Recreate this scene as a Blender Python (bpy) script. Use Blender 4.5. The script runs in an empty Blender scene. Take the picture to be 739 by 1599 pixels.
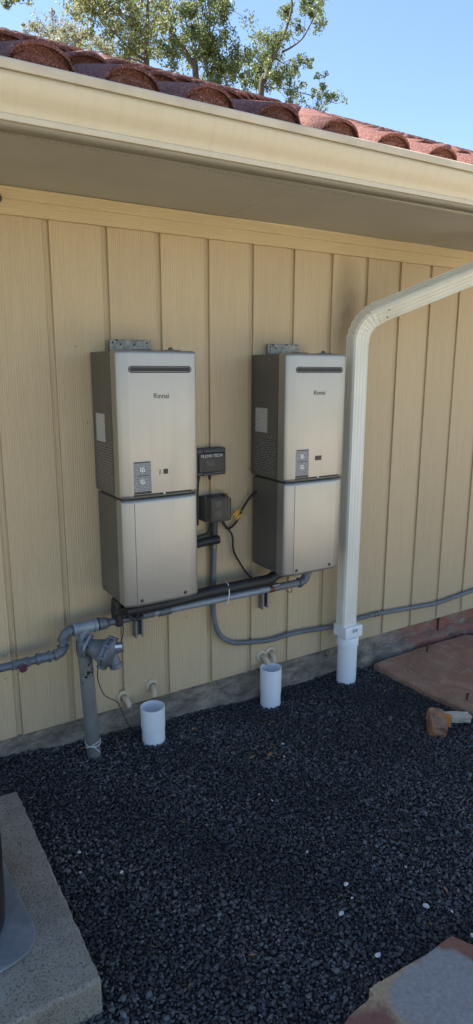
import bpy, bmesh, math, random
import numpy as np
from mathutils import Vector, Matrix, Quaternion
random.seed(7); rng = np.random.default_rng(7)
R = math.radians
scn = bpy.context.scene
COL = scn.collection

# ------------------------------------------------------------------ camera
CAM = Vector((-0.567, -2.744, 1.739))
YAW, PITCH, ROLL, FPX = R(31.659), R(12.426), R(0.119), 1012.3
_f = Vector((math.sin(YAW), math.cos(YAW), 0)); _r = Vector((math.cos(YAW), -math.sin(YAW), 0)); _u = Vector((0, 0, 1))
FWD = _f*math.cos(PITCH) - _u*math.sin(PITCH)
U0 = _u*math.cos(PITCH) + _f*math.sin(PITCH)
RGT = _r*math.cos(ROLL) + U0*math.sin(ROLL)
UPV = U0*math.cos(ROLL) - _r*math.sin(ROLL)
cd = bpy.data.cameras.new('camera'); cam = bpy.data.objects.new('camera', cd); COL.objects.link(cam)
m3 = Matrix((RGT, UPV, -FWD)).transposed()
cam.matrix_world = Matrix.Translation(CAM) @ m3.to_4x4()
cd.sensor_fit = 'VERTICAL'; cd.sensor_height = 36; cd.lens = 36*FPX/1599
cd.clip_start = 0.05; cd.clip_end = 2000
scn.camera = cam

# ------------------------------------------------------------------ sky, sun, exposure
SUN_AZ, SUN_EL = R(-40), R(57)
sunv = Vector((math.sin(SUN_AZ)*math.cos(SUN_EL), math.cos(SUN_AZ)*math.cos(SUN_EL), math.sin(SUN_EL)))
w = bpy.data.worlds.new('World'); scn.world = w; w.use_nodes = True
nt = w.node_tree; nt.nodes.clear()
sky = nt.nodes.new('ShaderNodeTexSky'); sky.sky_type = 'NISHITA'; sky.sun_disc = False
sky.sun_elevation = SUN_EL; sky.sun_rotation = SUN_AZ; sky.air_density = 1.0; sky.dust_density = 0.2; sky.ozone_density = 2.2
bg = nt.nodes.new('ShaderNodeBackground'); bg.inputs[1].default_value = 0.075
wo = nt.nodes.new('ShaderNodeOutputWorld')
nt.links.new(sky.outputs[0], bg.inputs[0]); nt.links.new(bg.outputs[0], wo.inputs[0])
sd = bpy.data.lights.new('sun', 'SUN'); sd.energy = 5.0; sd.angle = R(0.55); sd.color = (1, 0.93, 0.82)
so = bpy.data.objects.new('sun', sd); COL.objects.link(so)
so.rotation_euler = (-sunv).to_track_quat('-Z', 'Y').to_euler(); so.location = (0, 0, 20)
vs = scn.view_settings; vs.view_transform = 'Standard'; vs.look = 'None'; vs.gamma = 1; vs.use_curve_mapping = False
vs.exposure = 1.87

# ------------------------------------------------------------------ helpers
def at(u, v, y):
    """point of the plane Y=y seen at photograph position (u,v)"""
    d = FWD + RGT*((u-369.5)/FPX) - UPV*((v-799.5)/FPX)
    return CAM + d*((y-CAM.y)/d.y)

class MB:
    def __init__(s): s.v = []; s.f = []; s.sm = []
    def add(s, vs, fs, smooth=False):
        o = len(s.v); s.v += [tuple(p) for p in vs]; s.f += [tuple(i+o for i in f) for f in fs]; s.sm += [smooth]*len(fs); return s
    def box(s, x0, x1, y0, y1, z0, z1, M=None):
        P = [Vector((x, y, z)) for z in (z0, z1) for y in (y0, y1) for x in (x0, x1)]
        if M: P = [M @ p for p in P]
        return s.add(P, [(0,2,3,1),(4,5,7,6),(0,1,5,4),(2,6,7,3),(0,4,6,2),(1,3,7,5)])
    def tube(s, pts, r, seg=12, caps=True, ribs=None, squash=None):
        pts = [Vector(p) for p in pts]; n = len(pts)
        rad = r if isinstance(r, (list, tuple)) else [r]*n
        T = []
        for i in range(n):
            t = pts[min(i+1, n-1)] - pts[max(i-1, 0)]; T.append(t.normalized())
        a = Vector((0,0,1)) if abs(T[0].z) < .9 else Vector((1,0,0))
        N = (a - T[0]*a.dot(T[0])).normalized(); vs = []
        for i in range(n):
            N = (N - T[i]*N.dot(T[i])).normalized(); B = T[i].cross(N)
            for k in range(seg):
                an = 2*math.pi*k/seg
                vs.append(pts[i] + (N*math.cos(an) + B*math.sin(an))*rad[i])
        fs = [(i*seg+k, i*seg+(k+1) % seg, (i+1)*seg+(k+1) % seg, (i+1)*seg+k) for i in range(n-1) for k in range(seg)]
        s.add(vs, fs, True)
        if caps:
            o = len(s.v); s.v += [tuple(p) for p in vs[:seg]] + [tuple(p) for p in vs[-seg:]]
            s.f += [tuple(o+k for k in reversed(range(seg))), tuple(o+seg+k for k in range(seg))]; s.sm += [False, False]
        return s
    def lathe(s, prof, org=(0,0,0), axis=(0,0,1), seg=24, smooth=True):
        """prof: (radius, height) list along axis"""
        ax = Vector(axis).normalized(); q = Vector((0,0,1)).rotation_difference(ax); o = Vector(org)
        vs = [o + q @ Vector((r*math.cos(2*math.pi*k/seg), r*math.sin(2*math.pi*k/seg), h)) for r, h in prof for k in range(seg)]
        n = len(prof)
        return s.add(vs, [(i*seg+k, i*seg+(k+1) % seg, (i+1)*seg+(k+1) % seg, (i+1)*seg+k) for i in range(n-1) for k in range(seg)], smooth)
    def prism(s, poly, z0, z1, f=lambda x, y, z: (x, y, z)):
        n = len(poly)
        vs = [f(x, y, z0) for x, y in poly] + [f(x, y, z1) for x, y in poly]
        return s.add(vs, [tuple(reversed(range(n))), tuple(range(n, 2*n))] + [(i, (i+1) % n, n+(i+1) % n, n+i) for i in range(n)])
    def sheet(s, prof, x0, x1, f=None, smooth=False, n=1):
        """prof (y,z) swept along x"""
        k = len(prof); vs = []
        for i in range(n+1):
            x = x0 + (x1-x0)*i/n
            vs += [(f(x, y, z) if f else (x, y, z)) for y, z in prof]
        return s.add(vs, [(i*k+j, i*k+j+1, (i+1)*k+j+1, (i+1)*k+j) for i in range(n) for j in range(k-1)], smooth)
    def mesh(s, name, mat):
        me = bpy.data.meshes.new(name); me.from_pydata(s.v, [], s.f); me.validate(clean_customdata=False)
        if len(me.polygons) == len(s.sm): me.polygons.foreach_set('use_smooth', s.sm)
        if mat: me.materials.append(mat)
        bm = bmesh.new(); bm.from_mesh(me); bmesh.ops.recalc_face_normals(bm, faces=bm.faces); bm.to_mesh(me); bm.free()
        me.set_sharp_from_angle(angle=R(38)); me.update(); return me
    def build(s, name, mat, parent=None, bevel=0, seg=2, solid=0):
        return link(name, s.mesh(name, mat), parent, bevel, seg, solid)

def link(name, me, parent=None, bevel=0, seg=2, solid=0):
    o = bpy.data.objects.new(name, me); COL.objects.link(o)
    if parent:
        o.parent = parent
        if parent.parent is None: o.matrix_parent_inverse = Matrix.Translation(-Vector(parent.location))
    if solid:
        md = o.modifiers.new('solid', 'SOLIDIFY'); md.thickness = solid; md.offset = 0
    if bevel:
        b = o.modifiers.new('bevel', 'BEVEL'); b.width = bevel; b.segments = seg; b.limit_method = 'ANGLE'; b.angle_limit = R(40); b.harden_normals = False
    return o
def empty(name, loc=(0,0,0)):
    o = bpy.data.objects.new(name, None); COL.objects.link(o); o.location = loc; o.empty_display_size = .05; return o
def tag(o, label, cat, group=None):
    o['label'] = label; o['category'] = cat
    if group: o['group'] = group
    return o
def struct(o): o['kind'] = 'structure'; return o
def spline(P, n=8):
    P = [Vector(p) for p in P]; out = []
    Q = [P[0]*2-P[1]] + P + [P[-1]*2-P[-2]]
    for i in range(1, len(Q)-2):
        a, b, c, d = Q[i-1:i+3]
        for k in range(n):
            t = k/n
            out.append(.5*((2*b)+(c-a)*t+(2*a-5*b+4*c-d)*t*t+(3*b-a-3*c+d)*t**3))
    out.append(P[-1]); return out

# ------------------------------------------------------------------ materials
def newmat(name):
    m = bpy.data.materials.new(name); m.use_nodes = True
    n = m.node_tree.nodes; b = n['Principled BSDF']; return m, m.node_tree, n, b
def N(t, kind, **kw):
    n = t.nodes.new(kind)
    for k, v in kw.items():
        if k.startswith('i_'): n.inputs[k[2:].replace('_', ' ')].default_value = v
        else: setattr(n, k, v)
    return n
def ramp(t, stops, fac):
    r = t.nodes.new('ShaderNodeValToRGB'); e = r.color_ramp.elements
    while len(e) < len(stops): e.new(.5)
    for i, (p, c) in enumerate(stops):
        e[i].position = p; e[i].color = (*c, 1) if len(c) == 3 else c
    t.links.new(fac, r.inputs[0]); return r.outputs[0]
def mixc(t, fac, a, b, mode='MIX'):
    m = t.nodes.new('ShaderNodeMix'); m.data_type = 'RGBA'; m.blend_type = mode
    for sock, val in ((0, fac), (6, a), (7, b)):
        if hasattr(val, 'is_output'): t.links.new(val, m.inputs[sock])
        else: m.inputs[sock].default_value = val if sock == 0 else ((*val, 1) if len(val) == 3 else val)
    return m.outputs[2]
def coords(t, scale=(1,1,1), world=True, loc=(0,0,0)):
    g = t.nodes.new('ShaderNodeNewGeometry') if world else t.nodes.new('ShaderNodeTexCoord')
    mp = t.nodes.new('ShaderNodeMapping'); mp.inputs['Scale'].default_value = scale; mp.inputs['Location'].default_value = loc
    t.links.new(g.outputs['Position'] if world else g.outputs['Object'], mp.inputs[0]); return mp.outputs[0]
def noise(t, vec, scale, detail=4, rough=.55, dist=0):
    n = N(t, 'ShaderNodeTexNoise'); n.inputs['Scale'].default_value = scale; n.inputs['Detail'].default_value = detail
    n.inputs['Roughness'].default_value = rough; n.inputs['Distortion'].default_value = dist
    t.links.new(vec, n.inputs['Vector']); return n.outputs[0]
def bump(t, b, h, strength=.3, dist=.002):
    n = N(t, 'ShaderNodeBump'); n.inputs['Strength'].default_value = strength; n.inputs['Distance'].default_value = dist
    t.links.new(h, n.inputs['Height']); t.links.new(n.outputs[0], b.inputs['Normal']); return n
def plain(name, col, rough=.5, metal=0, col2=None, vs=6, vr=(.35,.7), bs=0, bst=.2, bd=.001, scale=(1,1,1), spec=None, grime=None, gs=4, gr=(.55,.75)):
    """base colour, second colour in noise patches, fine bump, grime patches"""
    m, t, n, b = newmat(name)
    c = coords(t, scale); c2 = col2 or tuple(x*.8 for x in col)
    k = ramp(t, [(vr[0], (0,0,0)), (vr[1], (1,1,1))], noise(t, c, vs, 5, .6))
    out = mixc(t, k, col, c2)
    if grime:
        g = ramp(t, [(gr[0], (0,0,0)), (gr[1], (1,1,1))], noise(t, c, gs, 8, .7, .4)); out = mixc(t, g, out, grime)
    t.links.new(out, b.inputs['Base Color'])
    b.inputs['Roughness'].default_value = rough; b.inputs['Metallic'].default_value = metal
    if spec is not None: b.inputs['Specular IOR Level'].default_value = spec
    rr = N(t, 'ShaderNodeMapRange'); rr.inputs[3].default_value = max(.05, rough-.08); rr.inputs[4].default_value = min(1, rough+.12)
    t.links.new(noise(t, c, vs*3, 3), rr.inputs[0]); t.links.new(rr.outputs[0], b.inputs['Roughness'])
    if bs: bump(t, b, noise(t, c, bs, 4), bst, bd)
    return m

def wood_siding(name, col, dark, horizontal=False):
    m, t, n, b = newmat(name)
    s = (3.2, 35, 42) if horizontal else (42, 35, 3.0)
    g1 = noise(t, coords(t, s), 1.0, 4, .6, 1.2)
    s2 = (1.3, 20, 24) if horizontal else (24, 20, 1.3)
    wv = N(t, 'ShaderNodeTexWave'); wv.wave_type = 'BANDS'; wv.bands_direction = 'Z' if horizontal else 'X'
    wv.inputs['Scale'].default_value = 1.5; wv.inputs['Distortion'].default_value = 9; wv.inputs['Detail'].default_value = 3; wv.inputs['Detail Scale'].default_value = .8
    t.links.new(coords(t, s2), wv.inputs['Vector'])
    h = N(t, 'ShaderNodeMath', operation='ADD'); t.links.new(g1, h.inputs[0])
    q = N(t, 'ShaderNodeMath', operation='MULTIPLY'); q.inputs[1].default_value = .55; t.links.new(wv.outputs[1], q.inputs[0]); t.links.new(q.outputs[0], h.inputs[1])
    k = ramp(t, [(.35, (0,0,0)), (.95, (1,1,1))], h.outputs[0])
    base = mixc(t, k, dark, col)
    st = ramp(t, [(.5, (0,0,0)), (.72, (1,1,1))], noise(t, coords(t, (1.2, 1.2, .55)), 2.2, 6, .65, .5))
    mm = N(t, 'ShaderNodeMath', operation='MULTIPLY'); mm.inputs[1].default_value = .35; t.links.new(st, mm.inputs[0])
    out = mixc(t, mm.outputs[0], base, tuple(x*y for x, y in zip(col, (.86, .84, .82))))
    sp = ramp(t, [(.70, (0,0,0)), (.74, (1,1,1))], noise(t, coords(t), 70, 2))
    m3_ = N(t, 'ShaderNodeMath', operation='MULTIPLY'); m3_.inputs[1].default_value = .3; t.links.new(sp, m3_.inputs[0])
    out = mixc(t, m3_.outputs[0], out, tuple(x*.5 for x in dark))
    if not horizontal:      # soft shadow of the downspout's elbow, painted into the boards' colour
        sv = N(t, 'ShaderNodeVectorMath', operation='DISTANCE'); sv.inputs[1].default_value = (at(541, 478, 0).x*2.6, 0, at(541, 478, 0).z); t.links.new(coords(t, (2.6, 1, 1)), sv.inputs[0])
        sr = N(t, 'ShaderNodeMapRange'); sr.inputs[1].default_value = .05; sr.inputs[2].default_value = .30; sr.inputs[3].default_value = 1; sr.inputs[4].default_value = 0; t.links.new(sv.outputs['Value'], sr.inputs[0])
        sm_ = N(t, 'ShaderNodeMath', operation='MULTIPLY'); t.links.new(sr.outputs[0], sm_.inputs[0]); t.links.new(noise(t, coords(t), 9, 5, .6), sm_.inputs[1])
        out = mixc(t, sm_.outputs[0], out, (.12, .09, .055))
    oi = N(t, 'ShaderNodeObjectInfo'); mr = N(t, 'ShaderNodeMapRange'); mr.inputs[3].default_value = .93; mr.inputs[4].default_value = 1.04
    t.links.new(oi.outputs['Random'], mr.inputs[0]); out = mixc(t, 1.0, out, mr.outputs[0], 'MULTIPLY')
    t.links.new(out, b.inputs['Base Color']); b.inputs['Roughness'].default_value = .62; b.inputs['Specular IOR Level'].default_value = .35
    bump(t, b, h.outputs[0], .6, .0028)
    return m
M = {}
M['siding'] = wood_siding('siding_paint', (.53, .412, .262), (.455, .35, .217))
M['trim'] = wood_siding('trim_paint', (.60, .48, .295), (.54, .425, .25), True)
M['soffit'] = plain('soffit_paint', (.40, .38, .33), .7, vs=3, col2=(.36, .34, .29), bs=30, bst=.15)
def gutter_mat():
    m, t, n, b = newmat('gutter_enamel')
    streak = ramp(t, [(.48, (0,0,0)), (.75, (1,1,1))], noise(t, coords(t, (60, 3, 2.5)), 1, 4, .6))
    q = N(t, 'ShaderNodeMath', operation='MULTIPLY'); q.inputs[1].default_value = .25; t.links.new(streak, q.inputs[0])
    out = mixc(t, q.outputs[0], (.60, .515, .37), (.47, .39, .26))
    d = ramp(t, [(.52, (0,0,0)), (.7, (1,1,1))], noise(t, coords(t, (2, 2, 8)), 2, 6, .7))
    q2 = N(t, 'ShaderNodeMath', operation='MULTIPLY'); q2.inputs[1].default_value = .3; t.links.new(d, q2.inputs[0])
    out = mixc(t, q2.outputs[0], out, (.5, .42, .27))
    t.links.new(out, b.inputs['Base Color']); b.inputs['Roughness'].default_value = .42
    bump(t, b, noise(t, coords(t, (3, 3, 3)), 2, 2), .2, .004); return m
M['gutter'] = gutter_mat()
M['gutter_lip'] = plain('gutter_lip_enamel', (.58, .50, .38), .45, col2=(.48, .41, .31), vs=8)
M['downspout'] = plain('downspout_enamel', (.74, .73, .66), .45, col2=(.64, .62, .53), vs=3, scale=(2, 2, .6), grime=(.50, .45, .33), gs=2.5, gr=(.6, .85))
M['pvc'] = plain('white_pvc', (.80, .82, .84), .35, col2=(.72, .74, .76), vs=4, grime=(.45, .43, .40), gs=9, gr=(.66, .9))
M['concrete'] = plain('foundation_concrete', (.20, .18, .155), .9, col2=(.10, .09, .082), vs=5, vr=(.35,.68), bs=60, bst=.5, bd=.004, scale=(1,1,2), grime=(.30, .27, .22), gs=7, gr=(.56,.72))
def foundation_mat():
    m, t, n, b = newmat('foundation_concrete')
    c = coords(t, (1, 1, 2.2))
    a = ramp(t, [(.34, (.08,.068,.056)), (.5, (.20,.168,.132)), (.68, (.36,.305,.235))], noise(t, c, 9, 10, .74, .25))
    # old red paint, only on the stretch beyond the downspout
    gx = N(t, 'ShaderNodeSeparateXYZ'); g = N(t, 'ShaderNodeNewGeometry'); t.links.new(g.outputs['Position'], gx.inputs[0])
    mr = N(t, 'ShaderNodeMapRange'); mr.inputs[1].default_value = 2.25; mr.inputs[2].default_value = 2.5; t.links.new(gx.outputs[0], mr.inputs[0])
    nn = ramp(t, [(.38, (0,0,0)), (.55, (1,1,1))], noise(t, c, 6, 8, .7))
    q = N(t, 'ShaderNodeMath', operation='MULTIPLY'); t.links.new(mr.outputs[0], q.inputs[0]); t.links.new(nn, q.inputs[1])
    out = mixc(t, q.outputs[0], a, (.27, .105, .075))
    t.links.new(out, b.inputs['Base Color']); b.inputs['Roughness'].default_value = .92
    bump(t, b, noise(t, c, 40, 6, .7), .8, .006); return m
M['foundation'] = foundation_mat()
def tile_mat():
    m, t, n, b = newmat('stone_coated_tile')
    c = coords(t)
    v = N(t, 'ShaderNodeTexVoronoi'); v.inputs['Scale'].default_value = 230; t.links.new(c, v.inputs['Vector'])
    sp = ramp(t, [(0, (.07,.030,.029)), (.45, (.165,.068,.060)), (.8, (.26,.118,.098)), (1, (.44,.26,.22))], v.outputs['Color'])
    big = ramp(t, [(.35, (.8,.8,.8)), (.7, (1.1,1.05,1.0))], noise(t, c, 5, 4))
    out = mixc(t, 1.0, sp, big, 'MULTIPLY')
    t.links.new(out, b.inputs['Base Color']); b.inputs['Roughness'].default_value = .85; b.inputs['Specular IOR Level'].default_value = .3
    bump(t, b, v.outputs['Distance'], .8, .003); return m
M['tile'] = tile_mat()
M['underlay'] = plain('roof_underlay', (.05, .03, .028), .9)
def metal_paint(name, col, rough, metal):
    m, t, n, b = newmat(name)
    c = coords(t)
    sm = ramp(t, [(.5, (0,0,0)), (.8, (1,1,1))], noise(t, coords(t, (1,1,.5)), 6, 6, .65))
    q = N(t, 'ShaderNodeMath', operation='MULTIPLY'); q.inputs[1].default_value = .12; t.links.new(sm, q.inputs[0])
    t.links.new(mixc(t, q.outputs[0], col, tuple(x*.7 for x in col)), b.inputs['Base Color'])
    st_ = ramp(t, [(.55, (1,1,1)), (.80, (.92,.915,.905))], noise(t, coords(t, (38, 38, 1.1)), 1, 4, .65))     # faint run-off streaks
    t.links.new(mixc(t, 1.0, mixc(t, q.outputs[0], col, tuple(x*.7 for x in col)), st_, 'MULTIPLY'), b.inputs['Base Color'])
    b.inputs['Metallic'].default_value = metal
    rr = N(t, 'ShaderNodeMapRange'); rr.inputs[3].default_value = rough-.06; rr.inputs[4].default_value = rough+.1
    t.links.new(noise(t, coords(t, (1,1,.6)), 9, 5, .6), rr.inputs[0]); t.links.new(rr.outputs[0], b.inputs['Roughness'])
    h = N(t, 'ShaderNodeMath', operation='ADD'); t.links.new(noise(t, c, 900, 2), h.inputs[0])
    q3 = N(t, 'ShaderNodeMath', operation='MULTIPLY'); q3.inputs[1].default_value = 6; t.links.new(noise(t, c, 5, 2), q3.inputs[0]); t.links.new(q3.outputs[0], h.inputs[1])
    bump(t, b, h.outputs[0], .12, .0006); return m
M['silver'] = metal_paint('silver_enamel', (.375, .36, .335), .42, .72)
M['silver_shaded'] = metal_paint('silver_enamel_shaded', (.135, .13, .12), .42, .45)  # dim reflection on the silver flanks, painted in as a darker base colour
M['black'] = plain('black_plastic', (.012, .012, .013), .45, col2=(.02, .02, .021))
M['rubber'] = plain('black_cable_jacket', (.014, .014, .015), .55, col2=(.022, .022, .023), vs=20)
M['dark_inside'] = plain('dark_recess', (.02, .02, .02), .6)
M['zinc'] = plain('galvanised_steel', (.30, .285, .26), .45, .8, col2=(.12, .115, .105), vs=60, bs=80, bst=.1)
M['strut'] = plain('strut_steel', (.30, .33, .36), .4, .8, col2=(.20, .22, .25), vs=20)
M['bolt'] = plain('bolt_steel', (.10, .10, .11), .35, .8)
M['gas_paint'] = plain('grey_pipe_paint', (.130, .148, .172), .42, .12, col2=(.090, .105, .128), vs=14, bs=90, bst=.25, bd=.002, grime=(.09, .095, .10), gs=16, gr=(.6, .78))
M['gas_light'] = plain('tee_grey_paint', (.25, .285, .33), .38, .15, col2=(.19, .22, .255), vs=12, grime=(.12, .13, .14), gs=14, gr=(.62, .8))
M['riser'] = plain('riser_paint', (.185, .19, .185), .6, .05, col2=(.13, .135, .132), vs=10, scale=(1,1,.5), bs=50, bst=.25, bd=.002, grime=(.10, .10, .098), gs=10, gr=(.55, .75))
M['rust'] = plain('rusty_steel', (.12, .05, .028), .8, .2, col2=(.06, .03, .02), vs=60, bs=120, bst=.4)
M['red'] = plain('red_valve_handle', (.12, .028, .055), .5, col2=(.07, .02, .035), vs=30)
M['conduit'] = plain('grey_conduit_plastic', (.155, .17, .185), .5, col2=(.12, .13, .14), vs=10)
M['box_grey'] = plain('dark_grey_box_plastic', (.06, .063, .068), .5, col2=(.045, .047, .05))
M['box_face'] = plain('black_box_face', (.008, .009, .013), .4)
M['white_print'] = plain('white_print', (.75, .75, .75), .5)
M['black_print'] = plain('black_print', (.015, .015, .015), .4)
M['yellow'] = plain('yellow_wire_connector', (.72, .36, .02), .4, col2=(.80, .46, .06), vs=40)
M['orange_wire'] = plain('tan_wire', (.55, .33, .09), .5)
M['beige_pipe'] = plain('painted_beige_pipe', (.52, .43, .30), .5, col2=(.44, .36, .25), vs=20)
M['white_tie'] = plain('white_tie', (.75, .75, .73), .5)
M['copper'] = plain('copper_red_joint', (.20, .065, .04), .5, .5, col2=(.09, .04, .03), vs=60)
def smoky():
    m, t, n, b = newmat('smoky_clear_cover')
    b.inputs['Base Color'].default_value = (.50, .46, .39, 1); b.inputs['Roughness'].default_value = .14
    b.inputs['Transmission Weight'].default_value = .88; b.inputs['IOR'].default_value = 1.12
    bump(t, b, noise(t, coords(t), 30, 3), .12, .002); return m
M['smoky'] = smoky()
def label_mat(name, bg_, ink, lines, dens, cut=.5, block=None):
    """flat print: rows of broken ink lines"""
    m, t, n, b = newmat(name)
    tc = N(t, 'ShaderNodeTexCoord'); sx = N(t, 'ShaderNodeSeparateXYZ'); t.links.new(tc.outputs['Object'], sx.inputs[0])
    mu = N(t, 'ShaderNodeMath', operation='MULTIPLY'); mu.inputs[1].default_value = lines; t.links.new(sx.outputs[2], mu.inputs[0])
    fr = N(t, 'ShaderNodeMath', operation='FRACT'); t.links.new(mu.outputs[0], fr.inputs[0])
    gt = N(t, 'ShaderNodeMath', operation='GREATER_THAN'); gt.inputs[1].default_value = cut; t.links.new(fr.outputs[0], gt.inputs[0])
    fl = N(t, 'ShaderNodeMath', operation='FLOOR'); t.links.new(mu.outputs[0], fl.inputs[0])
    ad = N(t, 'ShaderNodeMath', operation='ADD'); t.links.new(sx.outputs[0], ad.inputs[0]); t.links.new(sx.outputs[1], ad.inputs[1])
    cb = N(t, 'ShaderNodeCombineXYZ'); m2 = N(t, 'ShaderNodeMath', operation='MULTIPLY'); m2.inputs[1].default_value = dens
    t.links.new(ad.outputs[0], m2.inputs[0]); t.links.new(m2.outputs[0], cb.inputs[0]); t.links.new(fl.outputs[0], cb.inputs[1])
    wn = noise(t, cb.outputs[0], 1, 2, .6)
    g2 = N(t, 'ShaderNodeMath', operation='GREATER_THAN'); g2.inputs[1].default_value = .46; t.links.new(wn, g2.inputs[0])
    k = N(t, 'ShaderNodeMath', operation='MULTIPLY'); t.links.new(gt.outputs[0], k.inputs[0]); t.links.new(g2.outputs[0], k.inputs[1])
    t.links.new(mixc(t, k.outputs[0], bg_, ink), b.inputs['Base Color']); b.inputs['Roughness'].default_value = .45; return m
M['sticker_white'] = label_mat('data_plate_print', (.50, .51, .52), (.24, .24, .25), 150, 160)
M['sticker_side'] = label_mat('warning_text_print', (.165, .16, .15), (.030, .030, .030), 90, 70)
M['sticker_grey'] = label_mat('notice_label_print', (.27, .27, .272), (.12, .12, .125), 150, 120)
def gravel_mat():
    m, t, n, b = newmat('black_gravel_stone')
    a = N(t, 'ShaderNodeAttribute'); a.attribute_name = 'tone'
    c = coords(t)
    out = mixc(t, a.outputs['Fac'], (.040, .040, .0415), (.165, .163, .160))
    nn = ramp(t, [(.4, (.75,.75,.75)), (.7, (1.25,1.25,1.25))], noise(t, c, 160, 3))
    t.links.new(mixc(t, 1.0, out, nn, 'MULTIPLY'), b.inputs['Base Color'])
    b.inputs['Roughness'].default_value = .88; b.inputs['Specular IOR Level'].default_value = .25; bump(t, b, noise(t, c, 400, 3), .5, .0015); return m
M['gravel'] = gravel_mat()
M['gravel_bed'] = plain('gravel_bed_fines', (.032, .032, .033), .95, vs=60, bs=120, bst=1, bd=.01)
M['pebble'] = plain('white_pebble', (.62, .60, .56), .6, col2=(.45, .43, .40), vs=60)
M['leaf_dry'] = plain('dry_leaf', (.25, .13, .06), .7, col2=(.15, .08, .04), vs=60)
def slab_mat():
    m, t, n, b = newmat('broom_concrete')
    c = coords(t)
    a = ramp(t, [(.3, (.19,.165,.125)), (.5, (.26,.23,.18)), (.72, (.34,.31,.25))], noise(t, c, 5, 8, .7))
    pit = ramp(t, [(.38, (1,1,1)), (.43, (0,0,0))], noise(t, coords(t, (1, 1, 1), loc=(5.3, 2.1, .7)), 140, 3, .7))
    q = N(t, 'ShaderNodeMath', operation='MULTIPLY'); q.inputs[1].default_value = .6; t.links.new(pit, q.inputs[0])
    out = mixc(t, q.outputs[0], a, (.05, .048, .042))
    fine = ramp(t, [(.3, (.78,.78,.78)), (.7, (1.2,1.2,1.2))], noise(t, c, 300, 2))
    t.links.new(mixc(t, 1.0, out, fine, 'MULTIPLY'), b.inputs['Base Color']); b.inputs['Roughness'].default_value = .9
    h = N(t, 'ShaderNodeMath', operation='SUBTRACT'); t.links.new(noise(t, c, 160, 5, .7), h.inputs[0]); t.links.new(pit, h.inputs[1])
    bump(t, b, h.outputs[0], .7, .004); return m
M['slab'] = slab_mat()
M['pad'] = plain('pale_grey_pad', (.235, .24, .245), .85, col2=(.155, .16, .165), vs=13, grime=(.11, .105, .095), gs=22, gr=(.56, .8), bs=60, bst=.4, bd=.003)
M['pot'] = plain('dark_brown_glaze', (.022, .016, .015), .35)
def flag_mat(name, stops, scale, vein):
    m, t, n, b = newmat(name)
    c = coords(t)
    out = ramp(t, stops, noise(t, c, scale, 7, .55, .6))
    v = ramp(t, [(.62, (0,0,0)), (.70, (1,1,1))], noise(t, coords(t, (1, 1, 1), loc=(3, 1, 0)), 7, 6, .7, .8))
    q = N(t, 'ShaderNodeMath', operation='MULTIPLY'); q.inputs[1].default_value = .6; t.links.new(v, q.inputs[0])
    out = mixc(t, q.outputs[0], out, vein)
    f = ramp(t, [(.3, (.8,.8,.8)), (.7, (1.15,1.15,1.15))], noise(t, c, 90, 4))
    t.links.new(mixc(t, 1.0, out, f, 'MULTIPLY'), b.inputs['Base Color']); b.inputs['Roughness'].default_value = .8
    bump(t, b, noise(t, c, 30, 6, .65), .5, .005); return m
M['flag_red'] = flag_mat('red_sandstone', [(.30, (.32,.225,.14)), (.44, (.25,.135,.09)), (.56, (.31,.175,.12)), (.72, (.34,.27,.19))], 5.0, (.50, .45, .36))
M['rust_brick'] = flag_mat('broken_brick', [(.3, (.17,.065,.05)), (.5, (.22,.14,.09)), (.7, (.42,.17,.05))], 14, (.50, .20, .05))
M['bone_stone'] = plain('pale_limestone_chunk', (.50, .45, .36), .8, col2=(.33, .29, .23), vs=18, bs=50, bst=.6, bd=.006)
M['orange_break'] = plain('fresh_brick_break', (.52, .20, .04), .9, col2=(.36, .14, .05), vs=40, bs=80, bst=.7, bd=.006)

def flag_blue():
    m, t, n, b = newmat('mottled_flagstone')
    tc = N(t, 'ShaderNodeTexCoord')
    sx = N(t, 'ShaderNodeSeparateXYZ'); mp = N(t, 'ShaderNodeVectorMath', operation='ADD'); 
    nz = N(t, 'ShaderNodeTexNoise'); nz.inputs['Scale'].default_value = 10; nz.inputs['Detail'].default_value = 5
    t.links.new(tc.outputs['Object'], nz.inputs['Vector'])
    sc = N(t, 'ShaderNodeVectorMath', operation='MULTIPLY_ADD'); sc.inputs[1].default_value = (.16, .16, 0); sc.inputs[2].default_value = (-.08, -.08, 0)
    t.links.new(nz.outputs[1], sc.inputs[0]); t.links.new(tc.outputs['Object'], mp.inputs[0]); t.links.new(sc.outputs[0], mp.inputs[1])
    def blob(center, r0, r1):
        d = N(t, 'ShaderNodeVectorMath', operation='DISTANCE'); d.inputs[1].default_value = center; t.links.new(mp.outputs[0], d.inputs[0])
        r = N(t, 'ShaderNodeMapRange'); r.inputs[1].default_value = r0; r.inputs[2].default_value = r1; r.inputs[3].default_value = 1; r.inputs[4].default_value = 0
        t.links.new(d.outputs['Value'], r.inputs[0]); return r.outputs[0]
    base = mixc(t, noise(t, tc.outputs['Object'], 9, 6, .65), (.44, .31, .185), (.30, .20, .115))
    base = mixc(t, blob((.86, -1.68, .03), .12, .15), base, (.22, .095, .062))
    base = mixc(t, blob((.44, -1.76, .03), .07, .11), base, (.20, .085, .058))
    base = mixc(t, blob((.73, -1.80, .03), .115, .145), base, (.27, .25, .232))
    base = mixc(t, blob((.62, -1.745, .03), .05, .075), base, (.27, .25, .232))
    f = ramp(t, [(.3, (.8,.8,.8)), (.7, (1.15,1.15,1.15))], noise(t, coords(t), 80, 4))
    t.links.new(mixc(t, 1.0, base, f, 'MULTIPLY'), b.inputs['Base Color']); b.inputs['Roughness'].default_value = .75
    bump(t, b, noise(t, coords(t), 28, 6, .65), .5, .005); return m
M['flag_blue'] = flag_blue()
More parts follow.
